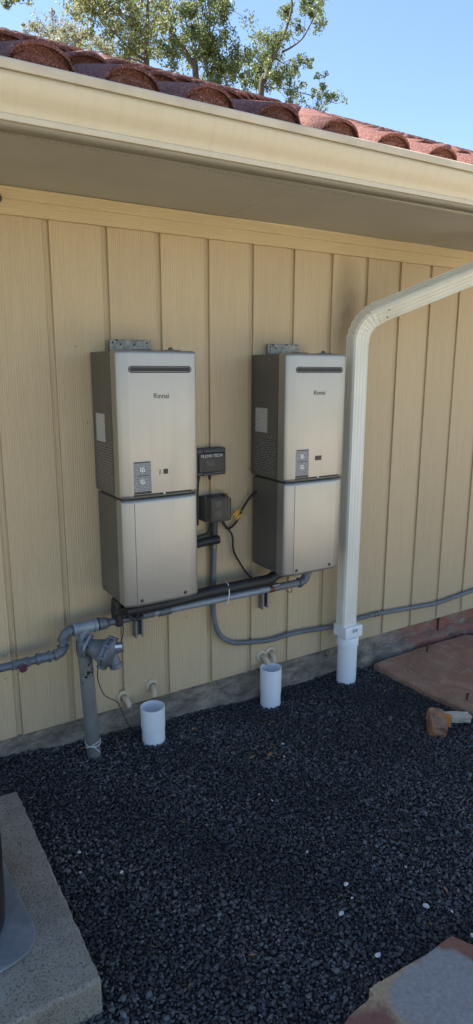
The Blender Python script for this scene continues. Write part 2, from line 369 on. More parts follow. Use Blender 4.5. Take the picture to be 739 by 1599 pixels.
def leaf_mat(name, c1, c2):
    m, t, n, b = newmat(name)
    a = N(t, 'ShaderNodeAttribute'); a.attribute_name = 'tone'
    out = mixc(t, a.outputs['Fac'], c1, c2)
    t.links.new(out, b.inputs['Base Color']); b.inputs['Roughness'].default_value = .5
    tr = N(t, 'ShaderNodeBsdfTranslucent'); t.links.new(out, tr.inputs[0])
    ms = N(t, 'ShaderNodeMixShader'); ms.inputs[0].default_value = .55
    t.links.new(b.outputs[0], ms.inputs[1]); t.links.new(tr.outputs[0], ms.inputs[2])
    t.links.new(ms.outputs[0], n['Material Output'].inputs[0]); return m
M['leaf'] = leaf_mat('leaf_green', (.065, .10, .04), (.22, .25, .09))
M['leaf_olive'] = leaf_mat('leaf_olive', (.10, .13, .055), (.28, .29, .12))
M['leaf_pale'] = leaf_mat('needle_pale', (.16, .17, .10), (.30, .29, .17))
M['bark'] = plain('bark', (.13, .105, .085), .9, col2=(.07, .058, .05), vs=6, scale=(3,3,.8), bs=12, bst=.8, bd=.02)
M['patio'] = plain('patio_concrete', (.50, .445, .36), .9, col2=(.43, .375, .295), vs=1.5, bs=60, bst=.3)
M['soil'] = plain('dry_lawn', (.13, .125, .05), .95, col2=(.19, .15, .075), vs=2, bs=20, bst=.6, bd=.03)

# ------------------------------------------------------------------ ground
def gz(x, y):
    """height of the gravel surface"""
    b = np.interp(x, [-1, -.1, .24, .7, 1.25, 1.84, 2.2], [.045, .04, .013, -.012, -.043, -.032, -.03])
    k = np.exp(np.minimum(np.asarray(y)+.12, 0)/.55)
    z = b*k + (-.012)*(1-k)
    z = z + .006*np.sin(x*5.1+1)*np.sin(np.asarray(y)*4.3) + .004*np.sin(x*13+2)*np.cos(np.asarray(y)*11)
    return z - .022*np.exp(-((x-.449)**2/.0016 + (np.asarray(y)+.896)**2/.0012))
o = MB().add([(-400,-400,-.09),(400,-400,-.09),(400,400,-.09),(-400,400,-.09)], [(0,1,2,3)]).build('ground', M['soil']); struct(o)
xs = np.linspace(-1.6, 4.2, 117); ys = np.linspace(-2.41, .03, 60)
gm = MB(); gm.add([(x, y, float(gz(x, y))-.014) for y in ys for x in xs], [(j*117+i, j*117+i+1, (j+1)*117+i+1, (j+1)*117+i) for j in range(59) for i in range(116)], True)
o = gm.build('gravel_bed', M['gravel_bed']); struct(o)
# the open sunlit paving beyond the gravel
pm = MB().box(-1.6, 14, -14, -2.42, -.3, -.012); o = pm.build('patio', M['patio'], bevel=.01); struct(o)

def stones(name, X, Y, S, dz=0.0, mat=M['gravel'], flat=.50):
    """one mesh of many crushed stones"""
    bm = bmesh.new(); bmesh.ops.create_icosphere(bm, subdivisions=1, radius=1); bm.verts.ensure_lookup_table()
    V = np.array([v.co[:] for v in bm.verts]); Fa = np.array([[v.index for v in f.verts] for f in bm.faces]); bm.free()
    n = len(X); nv = len(V); nf = len(Fa)
    P = V[None]*(1+rng.uniform(-.45, .36, (n, nv, 1)))
    P *= np.stack([rng.uniform(.8, 1.3, n), rng.uniform(.65, 1.0, n), rng.uniform(flat-.17, flat+.12, n)], 1)[:, None]
    # random tilt then spin
    ax = rng.uniform(-.75, .75, n); az = rng.uniform(0, 2*np.pi, n); ay = rng.uniform(-.7, .7, n)
    def rot(P, a, i, j):
        c, s = np.cos(a)[:, None], np.sin(a)[:, None]; A, B = P[..., i]*c - P[..., j]*s, P[..., i]*s + P[..., j]*c
        Q = P.copy(); Q[..., i] = A; Q[..., j] = B; return Q
    P = rot(P, ax, 1, 2); P = rot(P, ay, 0, 2); P = rot(P, az, 0, 1)
    P = P*S[:, None, None]
    P += np.stack([X, Y, gz(X, Y)+dz], 1)[:, None]
    me = bpy.data.meshes.new(name)
    me.vertices.add(n*nv); me.vertices.foreach_set('co', P.astype(np.float32).ravel())
    idx = (Fa[None] + (np.arange(n)*nv)[:, None, None]).astype(np.int32).ravel()
    me.loops.add(len(idx)); me.loops.foreach_set('vertex_index', idx)
    me.polygons.add(n*nf); me.polygons.foreach_set('loop_start', np.arange(0, len(idx), 3, dtype=np.int32))
    tone = me.attributes.new('tone', 'FLOAT', 'POINT')
    tv = rng.uniform(0, 1, n)**1.9
    tv *= .85+.30*np.sin(X*3.1+1.2*np.sin(Y*2.7))*np.cos(Y*3.7+X) + .25*np.sin(X*11+Y*7)
    tv = np.clip(tv, .03, 1.1); tv[rng.uniform(0, 1, n) > .993] = 1.8
    tone.data.foreach_set('value', np.repeat(tv, nv).astype(np.float32))
    me.update(calc_edges=True); me.materials.append(mat)
    o = bpy.data.objects.new(name, me); COL.objects.link(o); return o
def field(x0, x1, y0, y1, cell):
    gx, gy = np.meshgrid(np.arange(x0, x1, cell), np.arange(y0, y1, cell)); n = gx.size
    return gx.ravel()+rng.uniform(-.55, .55, n)*cell, gy.ravel()+rng.uniform(-.55, .55, n)*cell
X1, Y1 = field(-.2, 2.25, -1.95, .012, .0098)
X2, Y2 = field(-1.5, 4.1, -2.38, .012, .022)
k2 = (X2 < -.2) | (X2 > 2.25) | (Y2 < -1.95)
X2, Y2 = X2[k2], Y2[k2]
Xg = np.concatenate([X1, X2]); Yg = np.concatenate([Y1, Y2])
Sg = np.concatenate([np.clip(rng.lognormal(math.log(.0061), .30, len(X1)), .0032, .0120), rng.uniform(.011, .017, len(X2))])
inside = (Xg < -.125) & (Yg < -.375) & (Yg > -1.30)           # the concrete pad stands here
inside |= (Xg > 2.07) & (Yg < -.12) & (Yg > -1.1) & (Xg < 3.1)    # the red flagstone
Xg, Yg, Sg = Xg[~inside], Yg[~inside], Sg[~inside]
o = stones('gravel', Xg, Yg, Sg, rng.uniform(-.005, .003, len(Xg)))
o['kind'] = 'stuff'; o['label'] = 'loose crushed black gravel covering the ground below the wall'; o['category'] = 'gravel'

# ------------------------------------------------------------------ house
P_ = 0.24384; GW = .027
house = tag(empty('house', (1.2, 0, 0)), 'tan grooved siding house with red barrel tile roof', 'house')
XL, XR = -2.2, 5.4
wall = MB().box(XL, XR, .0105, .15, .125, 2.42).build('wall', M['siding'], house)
bz0, bz1 = .131, 2.40
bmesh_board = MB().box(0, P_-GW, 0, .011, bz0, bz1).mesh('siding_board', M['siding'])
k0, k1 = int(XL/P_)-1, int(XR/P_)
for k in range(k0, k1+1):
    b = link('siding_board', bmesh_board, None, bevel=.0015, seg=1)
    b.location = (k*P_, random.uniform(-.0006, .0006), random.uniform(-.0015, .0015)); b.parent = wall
nail = MB().lathe([(0, -.0012), (.0028, -.0012), (.0032, .001)], axis=(0,-1,0), seg=8).mesh('nail', M['bolt'])
for u, v in [(6, 1024), (8, 1060), (216, 1012), (291, 964), (222, 348), (346, 735), (390, 732), (392, 812), (586, 492), (630, 491), (118, 541), (137, 660)]:
    p = at(u, v, -.001); b = link('nail', nail, None); b.location = p; b.parent = wall
# trim boards under the soffit
MB().box(XL, XR, -.020, -.0025, 2.315, 2.4145).build('trim_board', M['trim'], house, bevel=.002)
MB().box(XL, XR, -.031, -.0205, 2.369, 2.4143).build('trim_board', M['trim'], house, bevel=.002)
# soffit: plywood panels with open joints, screened strip beside the fascia
sof = MB().box(XL, XR, -.63, .10, 2.424, 2.44).build('soffit', M['soffit'], house)
for a, b_ in [(XL, -1.40), (-1.3985, 1.0395), (1.041, 3.4795), (3.481, XR)]:
    MB().box(a, b_, -.6015, .02, 2.416, 2.4238).build('soffit_panel', M['soffit'], sof, bevel=.001, seg=1)
MB().box(XL, XR, -.632, -.602, 2.4155, 2.4235).build('soffit_strip', M['soffit'], sof)
dots = MB()
x = -1.2
while x < 4:
    dots.lathe([(0, 0), (.0030, 0)], (x, -.5965+random.uniform(-.0012, .0012), 2.4145), (0,0,-1), 6); x += .017*random.uniform(.6, 1.6)
dots.build('vent_hole_row', M['dark_inside'], sof)['kind'] = 'stuff'
MB().box(XL, XR, -.655, -.6325, 2.43, 2.58).build('fascia', M['trim'], house)
# foundation
fd = MB()
nx = 150
top_ = []
for i in range(nx+1):
    x = XL + (XR-XL)*i/nx
    for z in (-.2, -.06, 0, .04, .08, .1305):
        top_.append((x, .013 + .004*math.sin(x*23+z*40)*math.cos(x*7.7) + .005*random.uniform(-1, 1)*(z < .12) - (.006 if z < .03 else 0), z + (random.uniform(-.008, .008) if 0 < z < .1 else 0)))
fd.add(top_, [(i*6+j, (i+1)*6+j, (i+1)*6+j+1, i*6+j+1) for i in range(nx) for j in range(5)], True)
fnd = fd.build('foundation', M['foundation'], house)
# broken ledge of old concrete along the foot of the foundation beyond the downspout
lg = MB()
pr = []
nl = 40
for i in range(nl+1):
    x = 1.95 + 1.45*i/nl
    h = .035+.012*math.sin(i*1.1)+random.uniform(-.005, .005); d = -.038-.014*math.sin(i*.7)+random.uniform(-.006, .006)
    if i == 0: h = 0.0
    pr += [(x, .012, h+.012), (x, d+.012, h), (x, d, h-.012), (x, d-.004, -.08)]
lg.add(pr, [(i*4+j, (i+1)*4+j, (i+1)*4+j+1, i*4+j+1) for i in range(nl) for j in range(3)])
lg.build('footing_ledge', M['foundation'], house)
MB().box(2.708, 2.7135, .002, .012, .035, .126).build('crack', M['dark_inside'], house)

# ---- roof
MR = .446; AR = math.atan(MR)
roof_y0, roof_z0 = -.679, 2.553
TP = .2735; CE = .400; TX0 = .733
run = 4.6
def rp(x, s, n):
    """x along the eave, s up the slope, n off the roof plane"""
    return (x, roof_y0 + s*math.cos(AR) - n*math.sin(AR), roof_z0 + s*math.sin(AR) + n*math.cos(AR))
RX0, RX1 = -2.2, 9.2
rd = MB(); pts = [rp(RX0, .02, -.03), rp(RX1, .02, -.03), rp(RX1, run/math.cos(AR), -.03), rp(RX0, run/math.cos(AR), -.03)]
rd.add(pts + [(p[0], p[1], p[2]-.05) for p in pts], [(0,1,2,3),(7,6,5,4),(0,4,5,1),(2,6,7,3),(0,3,7,4),(1,5,6,2)])
yr = pts[2][1]; zr = pts[2][2]
rd.add([(RX0, yr, zr), (RX1, yr, zr), (RX1, yr+4.6, zr-2.0), (RX0, yr+4.6, zr-2.0)], [(0,1,2,3)])
roof = rd.build('roof', M['underlay'], house)
MB().box(RX0+.4, RX1-.2, .16, 8.2, 0, 2.4).build('inner_wall', M['siding'], house)
def tile_profile(k):
    """height of one tile across its width, 0..1"""
    x = k*TP; c = TP*.5; hw = .090
    d = abs(x-c)
    if d < hw: return .056*math.sqrt(max(0, 1-(d/hw)**2))**.9
    return .004*((d-hw)/(TP*.5-hw))
def tile_mesh(first=False):
    mb = MB(); K = 22; L = CE+.03; vs = []
    ks = [i/K for i in range(K+1)]
    rows = [0, .012, .5, 1.0]
    for r_ in rows:
        for k in ks:
            s = r_*L; lift = .030*(1-s/CE) + .002
            vs.append(rp(k*TP, s, tile_profile(k)*(1-.06*r_)+lift - (.004 if r_ == 0 else 0)))
    n = K+1
    mb.add(vs, [(r_*n+i, r_*n+i+1, (r_+1)*n+i+1, (r_+1)*n+i) for r_ in range(3) for i in range(K)], True)
    # thin front edge, the hollow below it and the closure set back under the barrel
    d1 = []; d2 = []; d3 = []; d4 = []
    for k in ks:
        t = tile_profile(k)+.028
        d1.append(rp(k*TP, 0, t)); d2.append(rp(k*TP, .001, t-.007)); d3.append(rp(k*TP, .022, t-.009)); d4.append(rp(k*TP, .026, max(-.012, t-.045)))
    mb.add(d1+d2+d3+d4, [(r_*n+i, (r_+1)*n+i, (r_+1)*n+i+1, r_*n+i+1) for r_ in range(3) for i in range(K)], False)
    if first:
        e1 = [rp(k*TP, .012, (tile_profile(k)+.014)*.80) for k in ks]; e2 = [rp(k*TP, .014, -.03) for k in ks]
        mb.add(e1+e2, [(i, n+i, n+i+1, i+1) for i in range(K)])
    return mb
t_first = tile_mesh(True).mesh('roof_tile', M['tile']); t_me = tile_mesh().mesh('roof_tile', M['tile'])
far = MB()
base = tile_mesh()
rt_v = Vector((0, math.cos(AR), math.sin(AR)))
count = 0
for c in range(14):
    for j in range(-10, 31):
        x = TX0 + j*TP
        if x < RX0 or x+TP > RX1: continue
        off = Vector((x, 0, 0)) + rt_v*(c*CE)
        near = c < 9 and -.3 + c*.20 < x < 3.0 + c*1.0
        if near and count < 290:
            b = link('roof_tile', t_first if c == 0 else t_me); b.parent = roof; count += 1
            b.location = off + Vector((random.uniform(-.001, .001), 0, random.uniform(-.0015, .0015)))
            b.rotation_euler = (0, random.uniform(-.0015, .0015), 0)
        else:
            far.add([Vector(v)+off for v in base.v], base.f)
fo = far.build('far_roof_tiles', M['tile'], roof); fo['kind'] = 'stuff'

# ------------------------------------------------------------------ gutter
gut = tag(empty('gutter', (1.2, -.70, 2.41)), 'cream painted metal gutter running along the tiled eave', 'gutter')
tilt = lambda x, y, z: (x, y, z + .009*(x-.65))
GP = [(-.640, 2.548), (-.640, 2.412), (-.752, 2.404), (-.7575, 2.4065), (-.7575, 2.4205), (-.7535, 2.425), (-.756, 2.437), (-.764, 2.449), (-.776, 2.463), (-.787, 2.482), (-.792, 2.502), (-.793, 2.514)]
MB().sheet(GP[:2], XL, XR, tilt, n=40).build('back_sheet', M['soffit'], gut, solid=.0016)
MB().sheet(GP[1:3], XL, XR, tilt, n=40).build('trough', M['soffit'], gut, solid=.0016)
MB().sheet(GP[2:], XL, XR, tilt, n=40).build('front_face', M['gutter'], gut, solid=.0016)
GL = [(-.793, 2.5145), (-.801, 2.516), (-.8025, 2.520), (-.8025, 2.538), (-.799, 2.5415), (-.786, 2.5415), (-.784, 2.538)]
MB().sheet(GL, XL, XR, tilt, n=40).build('front_lip', M['gutter_lip'], gut, solid=.0016)
for x in (-.55, .30, 1.15, 2.0, 2.85):
    MB().box(x-.012, x+.012, -.785, -.642, 2.528+.009*(x-.65), 2.531+.009*(x-.65)).build('hanger', M['zinc'], gut)

# ------------------------------------------------------------------ downspout
DX0, DX1, DY0, DY1 = 1.744, 1.846, -.146, -.074
ds = tag(empty('downspout', (1.795, -.11, .33)), 'white corrugated metal downspout with crimped elbow beside water heater', 'downspout')
def ribbed_loop(w_, d_, nrib=4, depth=.0026):
    """closed outline of a corrugated rectangular pipe in its own (a,b) plane"""
    pts = []
    def edge(p0, p1, nn):
        p0, p1 = Vector(p0), Vector(p1); t = (p1-p0); L = t.length; t.normalize(); nrm = Vector((t.y, -t.x))
        for i in range(nn*6):
            q = i/(nn*6); dep = -depth*(0.5-0.5*math.cos(2*math.pi*q*nn))**2
            pts.append(p0 + t*L*q + nrm*dep)
    a, b = w_/2, d_/2; c = .008
    edge((-a+c, -b), (a-c, -b), nrib); edge((a, -b+c), (a, b-c), max(2, nrib-1)); edge((a-c, b), (-a+c, b), nrib); edge((-a, b-c), (-a, -b+c), max(2, nrib-1))
    return pts
def sweep(loop, frames, scale=None):
    n = len(loop); mb = MB(); vs = []
    for i, (o_, A, B) in enumerate(frames):
        s = scale[i] if scale else 1
        vs += [Vector(o_) + A*p.x*s + B*p.y*s for p in loop]
    mb.add(vs, [(i*n+k, i*n+(k+1) % n, (i+1)*n+(k+1) % n, (i+1)*n+k) for i in range(len(frames)-1) for k in range(n)], True)
    return mb
loop = ribbed_loop(DX1-DX0, DY1-DY0)
cx, cy = (DX0+DX1)/2, (DY0+DY1)/2
XA, YA = Vector((1,0,0)), Vector((0,1,0))
sweep(loop, [((cx, cy, z), XA, YA) for z in (.315, .7, 1.1, 1.5, 1.875)]).build('vertical_pipe', M['downspout'], ds)
# crimped elbow then the slanting run up to the gutter outlet
E0 = Vector((cx, cy, 1.865)); OUT = Vector((2.63, -.69, 2.395))
D1 = (OUT - Vector((cx, cy, 1.985))).normalized()
Bq = Vector((cx, cy, 1.985))
P2 = Bq + D1*.125
pts = []
nE = 33
for i in range(nE):
    t = i/(nE-1); pts.append(((1-t)**2)*E0 + 2*t*(1-t)*Bq + t*t*P2)
NF = Vector((0, -1, -.55))
def frame(tan, t):
    """broad face turns from facing out to facing out and down along the bend"""
    n = Vector((0, -1, 0)).lerp(NF, t); n = (n - tan*n.dot(tan)).normalized()
    return n.cross(tan)*-1, n*-1
frs = []; scl = []
for i in range(nE):
    tan = (pts[min(i+1, nE-1)]-pts[max(i-1, 0)]).normalized()
    A_, B_ = frame(tan, i/(nE-1)); frs.append((pts[i], A_, B_))
    scl.append(1.03 + .035*(1 if (i//2) % 2 == 0 else -1)*(1 if 3 < i < nE-3 else 0))
sweep(loop, frs, scl).build('elbow', M['downspout'], ds)
A_, B_ = frame(D1, 1)
sweep(loop, [(P2 - D1*.02 + D1*(L_*k/4), A_, B_) for L_ in [(OUT-P2).length] for k in range(5)]).build('slanting_pipe', M['downspout'], ds)
MB().lathe([(.038, 0), (.042, .03), (.042, .04)], OUT+Vector((0,0,-.01)), (0,0,1), 20).build('outlet', M['gutter'], ds)
for (f_, s_) in ((.015, 1), (.03, -1)):
    p = P2 + D1*f_ + B_*(-.037) + A_*(.02*s_)
    MB().lathe([(0, .003), (.004, .0015), (.005, 0)], p, B_*-1, 10).build('rivet', M['zinc'], ds)
for z in (.40,):
    MB().box(DX0-.004, DX0+.0, -.125, -.095, z-.02, z+.02).build('strap', M['downspout'], ds, bevel=.001)
# round drain below it
dp = tag(empty('drain_pipe', (1.807, -.115, -.05)), 'white round PVC drain pipe with square adapter under the downspout', 'drain pipe')
MB().lathe([(.056, -.12), (.056, .215), (.0505, .2155), (.0505, .1)], (1.807, -.115, 0), (0,0,1), 40).build('pipe', M['pvc'], dp)
MB().lathe([(.056, .196), (.0615, .198), (.0615, .243), (.058, .248), (.045, .249)], (1.807, -.115, 0), (0,0,1), 40).build('coupling', M['pvc'], dp)
ad = MB(); ad.box(1.742, 1.869, -.170, -.060, .250, .318); ad.build('adapter', M['pvc'], dp, bevel=.006, seg=3)
MB().box(1.792, 1.826, -.1735, -.1722, .285, .305).build('moulded_mark', M['sticker_white'], dp)

# ------------------------------------------------------------------ water heaters
def text_mesh(body, size, mat, ext=.0004):
    cu = bpy.data.curves.new('t', 'FONT'); cu.body = body; cu.size = size; cu.extrude = ext; cu.align_x = 'CENTER'; cu.align_y = 'CENTER'; cu.resolution_u = 4
    ob = bpy.data.objects.new('t', cu); COL.objects.link(ob); bpy.context.view_layer.update()
    me = bpy.data.meshes.new_from_object(ob.evaluated_get(bpy.context.evaluated_depsgraph_get()))
    bpy.data.objects.remove(ob); me.materials.clear(); me.materials.append(mat); return me
def text(body, size, mat, loc, parent, name, rot=(R(90), 0, 0), ext=.0004, sx=1):
    me = text_mesh(body, size, mat, ext); me.transform(Matrix.Translation(loc) @ Matrix.Rotation(rot[2], 4, 'Z') @ Matrix.Rotation(rot[0], 4, 'X') @ Matrix.Diagonal((sx, 1, 1, 1)))
    me.name = name; return link(name, me, parent)
HW = .179
def shell(z0, z1, inset=0., back=-.024, f=-.3095, r=.012, top_round=True):
    """front cover: plan outline with angled, rounded flanks, closed top and bottom; edges drawn in"""
    a = HW-inset
    pl = [(-a, -.238), (-a, -.284), (-a+.0015, -.2915), (-a+.006, -.2965), (-a+.018, -.3005), (-a+.042, -.3080), (-a+.050, f)]
    pl = pl + [(-x, y) for x, y in reversed(pl)]
    rings = []
    for dz, s in ((0, .010), (.003, .0045), (.008, .001), (.016, 0)):
        rings.append((z0+dz, s))
    for dz, s in ((.016, 0), (.008, .001), (.003, .0045), (0, .010)):
        rings.append((z1-dz, s))
    mb = MB(); n = len(pl); vs = []
    for z, s in rings:
        for x, y in pl:
            xx = x - s*(1 if x > 0 else -1) if abs(x) > a-.02 or True else x
            vs.append((xx, y + s*(1 if y < -.24 else 0), z))
    mb.add(vs, [(i*n+k, i*n+k+1, (i+1)*n+k+1, (i+1)*n+k) for i in range(len(rings)-1) for k in range(n-1)], True)
    mb.add([vs[k] for k in range(n)], [tuple(range(n))]); mb.add([vs[(len(rings)-1)*n+k] for k in range(n)], [tuple(range(n))])
    return mb
def heater(cx, dz, label, disp_wide, off):
    h = tag(empty('water_heater', (cx, -.024, .748+dz)), label, 'water heater', 'outdoor water heaters on the wall')
    z0, z1, z2 = .748+dz, 1.218+dz, 1.812+dz
    def sh(mb):
        mb.v = [(v[0]+cx, v[1], v[2]) for v in mb.v]; return mb
    # upper appliance
    MB().box(cx-HW+.002, cx+HW-.002, -.242, -.007, z1+.004, z2-.004).build('cabinet', M['silver_shaded'], h, bevel=.003, seg=2)
    cov = sh(shell(z1, z2)).build('front_cover', M['silver'], h)
    MB().box(cx-HW-.0004, cx-HW+.0015, -.2395, -.2370, z1+.02, z2-.02).build('seam', M['dark_inside'], h)
    # exhaust slot
    zs = z2-.0745
    sl = MB(); seg = 12
    def stad(x0, x1, r, y, mb, z=zs, sc=1):
        pts = [(x0+r-r*math.sin(a), z+r*math.cos(a)) for a in [math.pi*i/seg for i in range(seg+1)]] + [(x1-r+r*math.sin(a), z-r*math.cos(a)) for a in [math.pi*i/seg for i in range(seg+1)]]
        return [(x, y, zz) for x, zz in pts]
    xa, xb = cx-.132, cx+.146
    outer = stad(xa, xb, .0135, -.3107, sl); inner = stad(xa+.0035, xb-.0035, .0100, -.3111, sl); deep = stad(xa+.006, xb-.006, .0085, -.3099, sl)
    n = len(outer)
    sl.add(outer+inner, [(i, (i+1) % n, n+(i+1) % n, n+i) for i in range(n)])
    ex = sl.build('exhaust_outlet', M['black'], h, solid=.001)
    MB().add(deep, [tuple(range(n))]).build('outlet_recess', M['dark_inside'], ex)
    for zz, t_ in ((.0030, .0014), (-.004, .0012)):
        MB().box(xa+.012, xb-.014, -.3121, -.3103, zs+zz-t_/2, zs+zz+t_/2).build('louvre', M['box_grey'], ex)
    text('Rinnai', .031, M['black_print'], (cx+.008+off, -.3100, z2-.180), h, 'maker_lettering', sx=.93)
    # labels
    MB().box(cx-.123, cx-.046, -.3103, -.3092, z1+.022, z1+.153).build('notice_label', M['sticker_grey'], h)
    MB().box(cx-.123, cx-.046, -.3109, -.3104, z1+.018, z1+.028).build('label_band', M['black_print'], h)
    MB().box(cx-.117, cx-.052, -.3107, -.3104, z1+.146, z1+.1505).build('label_heading', M['black_print'], h)
    MB().box(cx-.110, cx-.056, -.3107, -.3104, z1+.0925, z1+.096).build('label_heading', M['black_print'], h)
    for zz in (.118, .068):
        pc = MB()
        for (a, b_, c, d) in ((-.094, -.090, -.006, .012), (-.086, -.076, .006, .010), (-.086, -.082, -.006, .004), (-.078, -.074, -.008, .002), (-.090, -.080, -.009, -.006)):
            pc.box(cx+a, cx+b_, -.3107, -.3104, z1+zz+c, z1+zz+d)
        pc.build('label_pictogram', M['white_print'], h)
    if disp_wide:
        MB().box(cx-.008, cx+.031, -.3107, -.3092, z1+.095, z1+.117).build('display_window', M['box_face'], h, bevel=.001)
    else:
        MB().box(cx+.010, cx+.031, -.3107, -.3092, z1+.094, z1+.115).build('display_window', M['box_face'], h, bevel=.001)
        b = MB(); b.box(cx-.008, cx-.0062, -.3103, -.3092, z1+.092, z1+.112); b.box(cx-.0062, cx-.001, -.3103, -.3092, z1+.110, z1+.112); b.box(cx-.003, cx-.0012, -.3103, -.3092, z1+.094, z1+.108); b.build('button_mark', M['black_print'], h)
    MB().box(cx-.126, cx+.140, -.3105, -.3090, z1+.0095, z1+.0165).build('bottom_slot', M['dark_inside'], h)
    MB().lathe([(0, .003), (.004, .002), (.005, 0)], (cx+.012, -.3100, z1+.013), (0,-1,0), 10).build('cover_screw', M['white_print'], h)
    # side plates of print, on the left flank
    MB().box(cx-HW+.0008, cx-HW+.0019, -.148, -.046, z1+.222, z1+.338).build('data_plate', M['sticker_white'], h)
    MB().box(cx-HW+.0012, cx-HW+.0019, -.222, -.046, z1+.028, z1+.208).build('warning_text', M['sticker_side'], h)
    # mounting bracket and bits on the top
    br = MB(); br.box(cx-.094, cx+.098, -.022, -.012, z2-.05, z2+.050); br.box(cx-.094, cx+.098, -.030, -.0225, z2+.002, z2+.008)
    bk = br.build('mounting_bracket', M['zinc'], h, bevel=.0015)
    for dx in (-.080, -.062, -.045, .02, .078):
        MB().lathe([(0, .0006), (.0048, .0006), (.0048, 0)], (cx+dx, -.0221, z2+.042+random.uniform(-.012, .006)), (0,-1,0), 10).build('bolt_hole', M['dark_inside'], bk)
    MB().box(cx-.055, cx+.02, -.20, -.15, z2-.005, z2+.0065).build('top_cap', M['silver_shaded'], h, bevel=.003)
    tb = MB(); tb.box(cx+.075, cx+.135, -.24, -.19, z2-.005, z2+.005); tb.lathe([(.010, 0), (.010, .008), (.005, .013), (0, .013)], (cx+.10, -.215, z2+.003), (0,0,1), 12); tb.build('top_cap', M['silver_shaded'], h, bevel=.002)
    # lower pipe cover
    pc = MB(); pc.box(cx-HW+.005, cx+HW-.005, -.242, -.018, z0+.006, z1-.008); pcv = pc.build('pipe_cover', M['silver_shaded'], h, bevel=.006, seg=3)
    sh(shell(z0, z1-.0065, .004)).build('cover_panel', M['silver'], pcv)
    MB().box(cx-HW+.0545, cx-HW+.0562, -.3105, -.3090, z0+.012, z1-.02).build('panel_seam', M['dark_inside'], pcv)
    MB().box(cx-HW+.010, cx+HW-.010, -.290, -.045, z1-.0075, z1+.003).build('joint', M['dark_inside'], pcv)
    for dx in (-.104, .103):
        MB().lathe([(0, .0045), (.005, .0045), (.0062, .002), (.0085, .0015), (.0085, 0)], (cx+dx, -.3097, z0+.028), (0,-1,0), 14).build('bolt', M['bolt'], pcv)
    for yy in (-.06, -.21):
        MB().lathe([(0, .003), (.004, .003), (.006, 0)], (cx-HW+.0050, yy, z0+.03), (-1,0,0), 10).build('screw', M['bolt'], pcv)
    return h
heater(.5665, 0, 'silver water heater beside the black control box, above the gas regulator', False, 0)
heater(1.384, -.001, 'silver water heater hung next to the white downspout', True, .0)

# ------------------------------------------------------------------ control box and junction box
cb = tag(empty('control_box', (.955, 0, 1.30)), 'small black control box lettered FLOW-TECH between the two water heaters', 'control box')
x0, x1, z0, z1 = .872, 1.034, 1.238, 1.370
MB().box(x0, x1, -.050, 0, z0, z1).build('housing', M['box_grey'], cb, bevel=.008, seg=3)
MB().box(x0+.008, x1-.008, -.058, -.0505, z0+.017, z1-.022).build('front_window', M['box_face'], cb, bevel=.004, seg=2)
for zz in (z0+.0075, z1-.0125):
    MB().box(x0+.035, x0+.095, -.0555, -.0505, zz-.006, zz+.006).build('clasp', M['box_grey'], cb, bevel=.002)
text('FLOW-TECH', .0205, M['white_print'], ((x0+x1)/2-.003, -.0585, z1-.036), cb, 'lettering')
MB().box(x0+.045, x0+.095, -.0588, -.0581, z0+.048, z0+.073).build('display', M['box_grey'], cb)
for xx in (.893, .955):
    MB().lathe([(.009, 0), (.009, .012), (.0065, .014), (.0065, .022), (.004, .024)], (xx, -.028, z0), (0,0,-1), 12).build('cable_gland', M['black'], cb)

jb = tag(empty('junction_box', (.975, 0, 1.075)), 'dark grey outlet box with a smoky bubble cover below the control box', 'junction box')
MB().box(.905, 1.045, -.042, 0, 1.014, 1.136).build('base', M['box_grey'], jb, bevel=.005, seg=2)
MB().box(.909, 1.040, -.056, -.0425, 1.011, 1.139).build('gasket_frame', M['box_grey'], jb, bevel=.003)
cv = MB().box(.9125, 1.0365, -.106, -.0575, 1.0145, 1.1355)
cvo = cv.build('bubble_cover', M['smoky'], jb, bevel=.016, seg=4)
rc = MB().box(.940, 1.010, -.066, -.0565, 1.025, 1.125).build('receptacle', M['box_grey'], jb, bevel=.006)
for zz in (1.05, 1.098):
    MB().box(.957, .993, -.070, -.0662, zz-.016, zz+.016).build('socket_face', M['gas_paint'], jb, bevel=.003)
for xx in (.935, 1.02):
    MB().tube([(xx-.014, -.062, 1.141), (xx+.014, -.062, 1.141)], .005, 10).build('hinge', M['black'], jb)

# cables
def cable(name, label, pts, r, mat, cat='cable', n=8, seg=8, group=None):
    o_ = MB().tube(spline(pts, n), r, seg).build(name, mat)
    return tag(o_, label, cat, group)
cable('cable', 'short black cable from the control box down behind the junction box', [(.893, -.028, 1.222), (.889, -.030, 1.19), (.881, -.034, 1.12), (.876, -.045, 1.05), (.874, -.05, 1.0)], .0052, M['rubber'])
cable('thin_wire', 'thin tan wire from the control box to the yellow connectors', [(.955, -.028, 1.218), at(324, 755, -.04), at(341, 765, -.05), at(352, 770, -.112), at(366, 783, -.112), at(377, 798, -.045)], .0016, M['orange_wire'], 'wire')
cable('black_cable', 'black cable from the water heater beside the downspout looping to the junction box', [(1.214, -.06, 1.062+.075), at(397, 770, -.04), at(388, 780, -.045), at(377, 798, -.03), at(369, 815, -.028), at(360, 824, -.03), at(354, 824, -.035), (1.02, -.03, 1.012)], .0062, M['rubber'])
cable('black_cable', 'black cable hanging from the junction box to the black pipe run', [(1.012, -.03, 1.012), at(351, 821, -.04), at(358, 828, -.034), at(363, 838, -.034), at(365, 860, -.03), at(373, 876, -.03), at(384, 893, -.03), at(393, 902, -.04), at(405, 906, -.05), (1.31, -.08, .70)], .0050, M['rubber'])
cable('black_cable', 'short black cable curving from the junction box behind the first heater', [(.968, -.03, 1.012), at(329, 826, -.035), at(322, 833, -.04), at(314, 836, -.045), (.82, -.06, .94)], .0055, M['rubber'])
